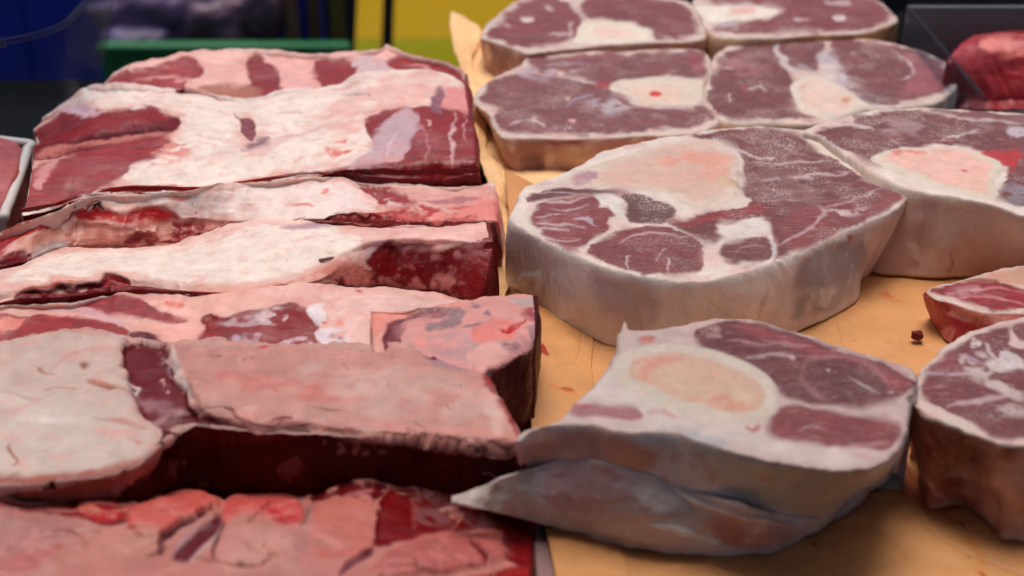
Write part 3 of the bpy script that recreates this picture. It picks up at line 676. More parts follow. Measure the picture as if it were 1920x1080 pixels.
# C
strip("third beef strip from the back, bright red gash and ragged bony left end", GB,
  [[(-30, 460), (0, 440), (60, 408), (110, 392), (130, 385), (180, 368), (260, 363), (330, 362), (400, 350), (480, 347), (540, 340), (600, 334), (680, 345), (760, 348), (830, 356), (890, 352), (925, 346)],
   [(-30, 500), (60, 455), (140, 418), (240, 416), (330, 404), (440, 418), (540, 414), (650, 410), (760, 412), (860, 412), (930, 410)]], [.027, .027],
  [fat([(180, 372), (330, 366), (480, 350), (600, 338), (680, 352), (715, 372), (660, 405), (560, 412), (440, 420), (345, 408), (300, 380)], (234, 212, 206)),
   lean([(145, 395), (160, 384), (210, 392), (240, 388), (300, 388), (334, 405), (310, 416), (240, 416), (200, 412), (150, 420)], (188, 34, 36), h=-.8),
   lean([(110, 400), (130, 375), (165, 365), (160, 390), (130, 420), (100, 425)], (160, 70, 74), n=None),
   L([(145, 400), (165, 380), (180, 375)], (196, 120, 100), w=9, e=4, h=.5, m=0), L([(165, 397), (180, 382), (190, 392)], (70, 40, 44), w=8, e=4, h=-1),
   lean([(-30, 455), (20, 415), (70, 410), (100, 425), (85, 440), (40, 445), (-5, 480)], (176, 26, 30), n=None, h=-.3),
   fat([(30, 450), (90, 430), (135, 420), (140, 450), (90, 470), (30, 500)], (206, 140, 124), br=(.006, -.3)),
   fat([(65, 470), (110, 456), (120, 470), (60, 500)], (200, 184, 178), e=6),
   lean([(-30, 505), (0, 480), (50, 470), (60, 495), (20, 520), (-30, 530)], (120, 20, 26), n=None),
   lean([(138, 424), (240, 418), (330, 405), (450, 420), (440, 440), (330, 458), (240, 472), (138, 472)], (188, 112, 98), n=None, m=.3, br=(.008, -.5)),
   lean([(250, 430), (330, 415), (450, 424), (440, 440), (330, 458), (240, 460)], (150, 36, 40), n=None, br=(.006, -.1)),
   L([(130, 446), (150, 430), (136, 460)], (214, 150, 138), w=10, e=5),
   lean([(668, 346), (720, 348), (760, 362), (785, 380), (760, 388), (720, 384), (700, 372)], (156, 52, 58), br=(.005, -.6)),
   L([(722, 376), (742, 374), (752, 384), (728, 388)], (222, 190, 190), e=4, m=0),
   fat([(730, 350), (830, 358), (950, 348), (955, 400), (800, 382), (775, 374)], (216, 160, 152)),
   lean([(655, 410), (700, 396), (770, 388), (850, 385), (960, 380), (960, 430), (760, 430), (700, 418)], (190, 48, 50), n=None, e=7, br=(.008, -.45)),
   fat([(800, 412), (870, 384), (960, 372), (960, 430), (850, 428)], (222, 128, 122), br=(.008, -.5), e=8),
   L([(800, 378), (850, 376), (900, 374)], (150, 80, 96), w=8, e=5, a=.7),
   L([(540, 385), (570, 382), (585, 386)], (216, 110, 104), w=6, e=4, a=.8), L([(600, 362), (620, 354)], (216, 110, 104), w=6, e=4, a=.8), L([(367, 396), (369, 397), (371, 396)], (190, 60, 60), w=6, e=2),
   L([(300, 366), (340, 372), (360, 366)], (220, 120, 104), w=8, e=5, a=.8)],
  seed=37, nu=540, ntop=56, front=(150, 52, 50), amp=1.5, endl=.001, prev=strip.line, slope=1.0,
  fb=[(-30, 534), (0, 512), (60, 499), (120, 476), (240, 474), (330, 465), (440, 432), (540, 422), (650, 416), (760, 426), (860, 427), (932, 422)])

# D
strip("fourth beef strip from the back, smooth white fat, marbled dark red right end", GB,
  [[(-40, 530), (0, 511), (50, 496), (117, 471), (167, 468), (253, 469), (317, 463), (367, 450), (433, 427), (493, 415), (600, 421), (693, 424), (760, 425), (843, 424), (917, 420)],
   [(-40, 552), (60, 520), (200, 500), (330, 505), (450, 490), (560, 470), (650, 455), (740, 446), (840, 446), (922, 444)],
   [(-40, 575), (40, 556), (130, 540), (240, 535), (330, 548), (430, 545), (520, 532), (600, 515), (660, 478), (740, 460), (830, 462), (928, 466)]],
  [.030, .034, .032],
  [fat([(0, 530), (120, 476), (253, 471), (367, 454), (493, 420), (640, 428), (690, 450), (640, 480), (560, 510), (430, 530), (330, 530), (220, 510), (100, 520)], (234, 216, 206)),
   fat([(640, 426), (950, 424), (950, 462), (850, 452), (740, 448), (690, 440)], (232, 184, 176)),
   lean([(35, 556), (60, 546), (110, 535), (185, 528), (190, 512), (215, 515), (240, 540), (240, 556), (130, 572), (40, 575)], (92, 14, 22), h=-1.6),
   L([(32, 553), (60, 540), (110, 530), (160, 524)], (196, 90, 74), w=6, e=4), L([(70, 552), (120, 545), (160, 540)], (196, 130, 116), w=10, e=8, br=(.004, -.2)),
   lean([(190, 530), (195, 514), (215, 517), (238, 536), (236, 552), (205, 545)], (160, 36, 42), n=None, h=0),
   L([(370, 538), (470, 534), (545, 526), (600, 520), (640, 540), (560, 560), (380, 565)], (214, 150, 134), e=8, m=.2),
   L([(340, 556), (420, 549), (480, 553), (460, 562), (360, 562)], (120, 30, 34), e=6, m=1, br=(.006, -.3)),
   L([(597, 487), (608, 484), (626, 484), (612, 492), (600, 493)], (84, 36, 40), e=3, wp=2, h=-.8),
   L([(606, 492), (640, 500), (680, 510)], (196, 140, 120), w=12, e=9, a=.8),
   L([(560, 522), (600, 505), (650, 490), (690, 505), (705, 540), (640, 535)], (200, 118, 104), e=10, br=(.008, -.4)),
   fat([(685, 460), (710, 455), (740, 462), (745, 490), (700, 500)], (196, 180, 188), e=8, br=(.006, -.5)),
   lean([(686, 492), (715, 470), (740, 452), (760, 462), (850, 465), (960, 452), (960, 490), (940, 575), (890, 575), (760, 552), (700, 530), (705, 512)], (116, 10, 14), e=7, wp=9, h=-.2),
   L([(740, 455), (830, 460), (920, 458), (925, 480), (860, 488), (780, 482)], (178, 110, 112), e=8, br=(.004, 0), m=.5),
   L([(700, 500), (800, 495), (880, 510), (870, 555), (780, 548), (700, 530)], (180, 96, 92), e=6, br=(.004, .3), m=.4),
   L([(780, 520), (830, 515), (845, 530), (810, 545), (780, 540)], (196, 112, 106), e=6, br=(.005, -.1), m=.3),
   lean([(870, 480), (960, 460), (960, 510), (930, 575), (870, 550)], (150, 24, 30), n=None, e=10, a=.7),
   L([(520, 425), (560, 418), (640, 420), (600, 428)], (160, 120, 142), e=5, a=.8)],
  endr=(116, 10, 14), seed=41, nu=560, ntop=80, front=(118, 12, 16), amp=.8, endl=.0012, prev=strip.line, slope=.7,
  fb=[(-40, 592), (40, 574), (130, 570), (240, 558), (330, 558), (430, 560), (520, 549), (600, 546), (700, 545), (760, 551), (850, 563), (908, 567)])

# E
strip("fifth beef strip from the back, glossy wet red meat patches in pink fat", GB,
  [[(-40, 585), (0, 573), (120, 570), (200, 558), (253, 554), (380, 560), (480, 549), (560, 542), (650, 540), (720, 541), (790, 548), (850, 560), (896, 572)],
   [(-40, 625), (120, 612), (320, 606), (520, 598), (700, 592), (890, 605)],
   [(-40, 680), (60, 655), (130, 650), (260, 655), (400, 655), (560, 662), (700, 668), (850, 690)]], [.028, .030, .028],
  [lean([(-40, 600), (60, 590), (150, 594), (230, 610), (250, 632), (200, 645), (60, 655), (-40, 690)], (156, 38, 42), h=-.2, st=.12),
   fat([(-40, 602), (0, 598), (46, 594), (40, 612), (0, 622), (-40, 630)], (224, 130, 118), e=9),
   lean([(120, 575), (180, 561), (250, 558), (290, 575), (345, 596), (330, 604), (270, 600), (180, 585)], (152, 50, 58), h=-.2),
   L([(0, 574), (80, 574), (160, 582), (215, 600), (250, 608)], (208, 164, 170), w=11, e=7, m=.2),
   fat([(250, 606), (300, 606), (378, 602), (366, 645), (320, 646), (280, 625)], (230, 172, 160)),
   lean([(230, 628), (275, 626), (296, 640), (300, 652), (240, 650)], (110, 50, 62), n=None, br=(.005, -.4)),
   fat([(270, 562), (380, 560), (480, 552), (520, 560), (380, 596), (350, 590)], (232, 176, 164)),
   L([(310, 563), (345, 566), (340, 573), (312, 571)], (222, 112, 100), e=4),
   lean([(370, 598), (388, 586), (410, 590), (470, 584), (530, 568), (575, 574), (590, 608), (600, 622), (640, 640), (660, 664), (540, 664), (380, 650), (366, 640), (384, 615)], (140, 24, 28), h=-.9),
   L([(405, 598), (470, 590), (510, 585), (480, 608), (420, 606)], (176, 140, 146), e=7, br=(.004, -.1), m=.4),
   L([(480, 588), (520, 572), (540, 590), (500, 605)], (204, 176, 180), e=6, br=(.003, 0), m=.3),
   L([(578, 575), (605, 572), (610, 600), (590, 612)], (226, 208, 212), e=6, m=0), L([(440, 625), (500, 628), (480, 650), (440, 650)], (190, 160, 176), e=6, br=(.004, .0), m=.2),
   L([(590, 620), (640, 622), (670, 645), (640, 655), (600, 640)], (224, 204, 212), e=6, br=(.006, -.4), m=0),  # pale blob: a wet highlight put into the colour
   L([(520, 640), (570, 630), (600, 655), (520, 662)], (206, 170, 180), e=5, br=(.004, 0), m=.2),
   fat([(610, 545), (720, 543), (850, 562), (890, 574), (860, 600), (700, 660), (640, 620), (610, 590)], (226, 184, 176)),
   L([(664, 544), (676, 544), (672, 548)], (186, 70, 66), e=3), L([(632, 604), (645, 602), (642, 612), (630, 610)], (224, 130, 118), e=4),
   L([(598, 606), (612, 604), (608, 611)], (220, 112, 100), e=3)],
  prev=strip.line, seed=53, nu=520, ntop=84, front=(120, 26, 32), amp=.9, base=(228, 180, 170))

# G - long front strip
strip("long beef strip with dark red groove between white and pink fat slabs", GB,
  [[(-40, 672), (0, 658), (25, 654), (60, 637), (130, 628), (200, 632), (240, 641), (310, 648), (400, 645), (480, 650), (560, 655), (640, 657), (700, 657), (765, 655), (800, 670), (850, 686), (897, 696)],
   [(-40, 780), (60, 770), (180, 760), (260, 755), (320, 740), (420, 725), (560, 735), (740, 742), (930, 752)],
   [(-40, 912), (80, 900), (170, 890), (250, 868), (300, 832), (360, 790), (440, 800), (600, 808), (740, 820), (900, 838), (972, 835)]],
  [.031, .036, .034],
  [fat([(-60, 660), (60, 636), (130, 628), (215, 632), (236, 650), (232, 690), (250, 720), (262, 770), (308, 812), (314, 836), (290, 870), (250, 905), (150, 915), (-60, 935)], (222, 196, 184), n="fat_cap", h=1.4, wp=9),
   fat([(-60, 750), (60, 740), (150, 760), (230, 800), (200, 860), (60, 890), (-60, 900)], (226, 206, 194), e=30),
   L([(-40, 905), (80, 895), (170, 888), (255, 870), (300, 850), (290, 885), (240, 925), (-40, 945)], (176, 92, 76), e=14, m=.2),
   lean([(236, 650), (262, 640), (312, 648), (322, 690), (350, 735), (376, 775), (360, 800), (320, 835), (300, 815), (262, 770), (250, 720), (232, 690)], (118, 24, 30), h=-1.6, wp=8),
   L([(400, 690), (470, 700), (560, 694), (640, 704)], (204, 124, 112), w=4, e=6, a=.7, h=-.25), L([(430, 735), (520, 748), (600, 742), (700, 756), (780, 750)], (204, 128, 116), w=5, e=7, a=.7, h=-.28), L([(520, 715), (580, 722), (590, 735)], (200, 116, 104), w=4, e=3, h=-.25), L([(390, 670), (420, 668), (470, 676)], (226, 186, 176), w=9, e=6, h=.7), L([(560, 770), (640, 776), (720, 770), (800, 784)], (206, 134, 122), w=5, e=6, h=-.25), L([(430, 765), (470, 790), (540, 792)], (226, 190, 180), w=16, e=8, h=.8), L([(650, 735), (700, 725), (760, 730)], (230, 198, 188), w=18, e=12, h=.7), L([(820, 730), (850, 750), (845, 790)], (212, 150, 138), w=4, e=4, h=-.19), L([(850, 725), (862, 730)], (236, 214, 204), w=10, e=4, h=.6), L([(845, 770), (855, 774)], (236, 214, 204), w=9, e=4, h=.6),
   L([(20, 800), (80, 790), (150, 800)], (236, 220, 210), w=22, e=20, h=.6), L([(180, 790), (240, 800), (280, 815)], (214, 160, 148), w=8, e=8, h=-.22), L([(200, 830), (270, 840)], (206, 130, 116), w=10, e=9, br=(.004, -.1)), L([(90, 700), (150, 668), (220, 660)], (212, 172, 162), w=5, e=5, h=-.22), L([(0, 740), (60, 752), (110, 745)], (214, 180, 168), w=6, e=6, h=-.16),
   L([(240, 738), (290, 755), (350, 768)], (170, 110, 120), w=22, e=14, m=.5, a=.8), L([(310, 770), (290, 790), (295, 810)], (180, 120, 124), w=14, e=8, m=.4, a=.7),
   L([(298, 710), (308, 706), (304, 718)], (206, 150, 146), w=6, e=3, m=0, h=.6), L([(312, 724), (314, 728)], (206, 150, 146), w=7, e=3, m=0), L([(235, 720), (258, 722), (260, 730), (245, 734)], (214, 190, 186), w=9, e=4, m=0, h=.8),
   L([(300, 655), (315, 680), (318, 700)], (190, 150, 164), w=8, e=8, m=.4, br=(.003, 0)),
   fat([(322, 650), (400, 646), (560, 655), (765, 656), (850, 686), (897, 697), (930, 740), (972, 815), (975, 838), (900, 842), (740, 828), (600, 812), (500, 808), (430, 798), (384, 778), (362, 740), (334, 700)], (214, 152, 140), n="fat_cap", h=1.4, wp=6),
   fat([(560, 700), (760, 690), (880, 730), (920, 800), (760, 800), (640, 770)], (222, 176, 164), e=40, br=(.012, -.1)),
   L([(400, 700), (560, 720), (700, 745), (600, 760), (450, 740)], (214, 130, 122), e=20, br=(.006, 0)), L([(690, 800), (800, 805), (930, 815), (960, 830), (800, 822)], (226, 150, 138), e=9),
   L([(325, 655), (335, 700), (365, 750)], (232, 206, 196), w=12, e=8),
   L([(640, 690), (660, 698), (650, 702)], (180, 86, 72), e=4, br=(.002, 0)), L([(480, 656), (500, 660)], (210, 80, 80), w=8, e=5),
   L([(150, 690), (160, 687), (168, 692), (158, 699)], (146, 60, 52), e=4, wp=1), L([(25, 835), (20, 850), (33, 872), (22, 880)], (196, 130, 110), w=4, e=2, h=-.5),
   L([(60, 690), (80, 700), (110, 708)], (200, 140, 124), w=4, e=3, h=-.5), L([(170, 722), (205, 728), (240, 732)], (190, 116, 96), w=8, e=7, h=-.6), L([(85, 738), (150, 732)], (206, 150, 136), w=4, e=4),
   L([(765, 655), (800, 668), (850, 688), (895, 700), (870, 706), (800, 690), (780, 670)], (196, 150, 160), e=6, br=(.006, -.3), m=.3),
   L([(785, 664), (815, 672), (815, 684), (795, 676)], (130, 50, 66), e=4, m=1),
   L([(895, 697), (920, 735), (950, 780), (972, 822)], (170, 34, 38), w=14, e=8, m=.9),
   L([(915, 740), (925, 780), (935, 815)], (236, 196, 184), w=26, e=20, a=.8),
   lean([(316, 838), (380, 778), (440, 800), (600, 814), (740, 832), (900, 846), (980, 840), (985, 880), (880, 900), (640, 930), (240, 945), (255, 905), (290, 875)], (72, 6, 10), e=7, wp=5, h=0),
   L([(330, 800), (380, 780), (450, 805), (560, 818), (500, 830), (400, 830)], (120, 14, 20), e=14, m=1, a=.8),
   L([(300, 870), (345, 870), (350, 890), (310, 900)], (130, 70, 74), e=6, br=(.004, 0)), L([(370, 905), (388, 905), (390, 925), (372, 925)], (140, 84, 80), e=5),
   L([(520, 880), (560, 860), (570, 885), (540, 905)], (120, 50, 50), e=8, br=(.006, -.2)), L([(600, 830), (700, 830), (740, 850), (640, 850)], (150, 90, 92), e=5, br=(.002, .25), m=.5)],
  prev=strip.line, ridge=1, tint=(.72, .71, .72), seed=61, nu=600, ntop=150, front=(66, 6, 9), amp=1.1, base=(216, 168, 156), endl=.0012)  # tint puts the weaker light at the near end into the colour

GL = strip.line
# F - short rib end piece
strip("short rib end piece beside the orange paper, mottled pink and grey membrane", GB,
  [[(697, 600), (699, 588), (735, 586), (772, 582), (810, 580), (870, 574), (930, 565), (980, 561), (1003, 563)],
   [(700, 640), (760, 630), (850, 625), (930, 615), (1006, 600)],
   [(708, 700), (760, 705), (830, 700), (885, 708), (915, 698), (950, 678), (985, 660), (1000, 640)]], [.033, .035, .033],
  [fat([(697, 592), (772, 583), (800, 580), (740, 605), (722, 625), (700, 640)], (222, 140, 124), e=4),
   L([(697, 588), (699, 620), (697, 660)], (206, 120, 108), w=5, e=3), fat([(700, 640), (722, 625), (722, 660), (698, 668)], (212, 160, 144), wp=8, n="bone_end", h=.4),
   lean([(722, 620), (745, 600), (790, 585), (850, 576), (820, 592), (770, 605), (750, 630), (745, 655), (722, 655)], (112, 44, 56), e=6),
   L([(760, 600), (870, 578), (960, 566), (1003, 570), (1000, 640), (900, 690), (780, 665), (750, 640)], (206, 142, 138), e=14, br=(.010, -.5)),
   L([(800, 585), (870, 580), (860, 605), (800, 620)], (146, 112, 116), e=8, br=(.005, 0)), L([(850, 580), (900, 572), (925, 600), (880, 610)], (140, 106, 112), e=8, br=(.004, .1)),
   L([(800, 640), (850, 625), (905, 640), (880, 680), (820, 665)], (176, 134, 138), e=12, br=(.008, -.35)),
   L([(890, 610), (950, 600), (975, 620), (930, 650), (890, 640)], (214, 120, 112), e=12, br=(.007, -.4)), L([(935, 618), (950, 622), (975, 610), (988, 602)], (190, 26, 34), w=9, e=4, h=-.8),
   L([(880, 660), (930, 640), (960, 650), (940, 675), (890, 695)], (212, 156, 146), e=9, br=(.01, -.8)), L([(940, 640), (1000, 610), (1003, 650), (960, 668)], (156, 116, 122), e=9, br=(.005, -.1)),
   L([(950, 560), (1003, 560), (1006, 575), (970, 572)], (170, 150, 146), e=7), L([(980, 590), (1006, 572), (1006, 605)], (150, 60, 64), e=9, br=(.005, -.2), m=.8),
   L([(770, 645), (800, 640), (790, 655)], (214, 130, 126), e=6),
   lean([(905, 702), (935, 686), (985, 664), (1006, 650), (1050, 640), (1050, 840), (890, 840)], (58, 8, 12), n=None, e=7, h=0)],
  ridge=.6, endr=(58, 8, 12), seed=71, nu=280, ntop=90, front=(58, 8, 12), amp=1.4, base=(204, 140, 134), endl=.001, lean=.006, name="rib_piece", cat="rib piece")

# H - nearest strip
strip("nearest beef strip along the bottom edge, folded pink fat lobes", GB,
  [[(-60, 938), (0, 932), (60, 942), (200, 944), (262, 940), (300, 928), (350, 920), (385, 926), (417, 938), (440, 928), (500, 924), (547, 925), (590, 915), (640, 901), (700, 903), (752, 914), (800, 905), (850, 898), (925, 893), (985, 940)],
   [(-60, 1010), (150, 1000), (300, 985), (420, 975), (560, 980), (700, 975), (830, 965), (1000, 985)],
   [(-60, 1090), (200, 1085), (400, 1080), (600, 1075), (800, 1060), (1000, 1060)],
   [(-60, 1180), (200, 1180), (500, 1180), (800, 1170), (1000, 1160)]], [.024, [.031, .031, .031, .031, .030, .025, .016, .008], [.034, .034, .034, .032, .025, .016], .028],
  [lean([(-60, 930), (60, 938), (280, 938), (270, 960), (200, 985), (120, 968), (-60, 948)], (140, 26, 34), h=-.5),
   L([(150, 950), (215, 950), (222, 968), (185, 976), (160, 962)], (206, 24, 28), e=7, m=1), L([(145, 950), (180, 952), (185, 960)], (222, 120, 100), w=12, e=6),
   fat([(-60, 955), (60, 965), (140, 975), (120, 1010), (0, 1050), (-60, 1060)], (186, 140, 136), e=20, br=(.012, -.5)), L([(0, 1065), (70, 1050), (110, 1020)], (196, 110, 112), w=30, e=20, a=.7),
   fat([(233, 957), (290, 936), (330, 922), (362, 918), (388, 928), (418, 942), (400, 957), (340, 977), (308, 998), (280, 1010), (240, 990)], (214, 104, 94), e=9, h=1.2),
   fat([(180, 1000), (250, 985), (300, 1000), (270, 1045), (200, 1060)], (208, 150, 136), e=20),
   L([(275, 1042), (296, 1030), (303, 1010), (330, 985), (368, 965), (400, 955)], (78, 40, 50), w=12, e=4, h=-2),
   L([(330, 1000), (370, 975), (405, 958)], (196, 150, 138), w=12, e=8), 
   lean([(322, 1038), (350, 1006), (392, 972), (412, 964), (414, 983), (385, 1020), (352, 1050), (328, 1048)], (106, 34, 46), h=-1.2, wp=3),
   L([(318, 1040), (345, 1005), (372, 985)], (190, 156, 160), w=7, e=5), L([(352, 1054), (385, 1030), (405, 1000), (412, 985)], (206, 176, 170), w=14, e=9, h=.6),
   L([(405, 1050), (400, 1030), (408, 1000), (420, 975)], (90, 50, 54), w=5, e=4, h=-1),
   fat([(417, 972), (432, 932), (460, 922), (547, 926), (568, 975), (535, 979), (467, 962), (432, 976)], (212, 96, 90), e=9, h=.9), L([(500, 958), (530, 976), (560, 978)], (190, 40, 44), w=10, e=6),
   L([(440, 980), (470, 975), (505, 945)], (120, 50, 54), w=4, e=3, h=-.8), L([(568, 985), (578, 960), (588, 940)], (150, 116, 116), w=9, e=7, h=-.6),
   fat([(430, 985), (520, 985), (560, 1000), (500, 1060), (420, 1060)], (210, 162, 150), e=20),
   L([(545, 1075), (560, 1020), (585, 970)], (196, 150, 144), w=26, e=16, a=.8),
   fat([(587, 953), (640, 937), (700, 942), (712, 960), (702, 1015), (680, 1028), (600, 1010)], (206, 130, 116), e=9, h=.8), L([(590, 1040), (640, 1035), (690, 1025)], (204, 120, 108), w=18, e=9, br=(.005, 0), h=.3),
   L([(440, 1005), (480, 1035), (520, 1040)], (200, 130, 116), w=4, e=3, h=-.5), L([(445, 1050), (452, 1058), (455, 1062)], (130, 80, 50), w=10, e=5),
   lean([(583, 927), (622, 903), (668, 896), (732, 910), (695, 945), (640, 930), (593, 940)], (110, 22, 32), n=None, h=-.8, br=(.007, -.7)), L([(640, 935), (670, 920), (700, 912)], (180, 110, 112), w=12, e=6, m=.3),
   lean([(703, 1002), (710, 957), (735, 915), (780, 905), (847, 893), (947, 880), (1060, 900), (1060, 1060), (947, 1050), (938, 995), (813, 1000), (713, 1020)], (128, 14, 20), st=.15, h=-.4),
   L([(780, 955), (830, 950), (910, 965), (930, 990), (800, 985)], (140, 90, 96), e=16, br=(.004, .05), m=.7), L([(770, 930), (778, 960), (775, 990)], (176, 90, 90), w=10, e=8, a=.6, m=.6),
   fat([(722, 1035), (780, 1009), (880, 998), (945, 1002), (950, 1045), (863, 1066), (767, 1080), (690, 1085)], (196, 112, 106), h=1.2, e=8), L([(700, 1028), (660, 1055), (640, 1080)], (130, 70, 84), w=16, e=9, h=-1), L([(880, 1020), (905, 1040), (912, 1055)], (120, 20, 26), w=14, e=8, m=1, h=-1),
   lean([(860, 1085), (920, 1068), (1000, 1062), (1010, 1120), (860, 1120)], (170, 34, 38), n=None),
   L([(-60, 1100), (400, 1090), (860, 1090), (860, 1180), (-60, 1180)], (206, 140, 130), e=20),
   fat([(825, 952), (850, 946), (862, 955), (845, 958)], (226, 170, 158), wp=2, h=1.2), L([(845, 960), (868, 962), (862, 975)], (220, 150, 138), w=12, e=5)],
  prev=GL, ridge=1, tint=(.76, .60, .60), zmin=.003, endr=(112, 14, 18), seed=83, nu=560, ntop=150, front=(110, 22, 28), amp=1.6, base=(200, 142, 130), basename="fat_cap")  # tint: redder fat, plus the dimmer near light painted in
# ------------------------------------------------------------------ the sawn shank slices on the right
MU, MU2, MUD, RIM, SKN = (124, 58, 60), (134, 58, 60), (98, 46, 50), (226, 210, 200), (206, 182, 166)
BON, MAR = (222, 206, 190), (226, 180, 166)
GS = "sawn shank slices on orange butcher paper"
def mu(pts, c=MU, n="muscle", **k):
    k.setdefault("m", 1); k.setdefault("f", .5); k.setdefault("e", 7); k.setdefault("wp", 5); k.setdefault("halo", .3); k.setdefault("hc", (206, 152, 150)); k.setdefault("h", .25); return L(pts, c, n, **k)
def seam(pts, w=4, c=(206, 182, 184), **k):
    k.setdefault("m", .1); k.setdefault("e", 4); k.setdefault("wp", 4); k.setdefault("a", .8); return L(pts, c, None, w=w, **k)
def bone(pts, c=BON, **k):
    k.setdefault("m", 0); k.setdefault("f", .1); k.setdefault("e", 3); k.setdefault("wp", 1.6); k.setdefault("h", .6); return L(pts, c, "bone", **k)
def marrow(pts, c=MAR, **k):
    k.setdefault("m", 0); k.setdefault("f", 0); k.setdefault("e", 9); k.setdefault("wp", 5); k.setdefault("h", -.5); return L(pts, c, "marrow", **k)

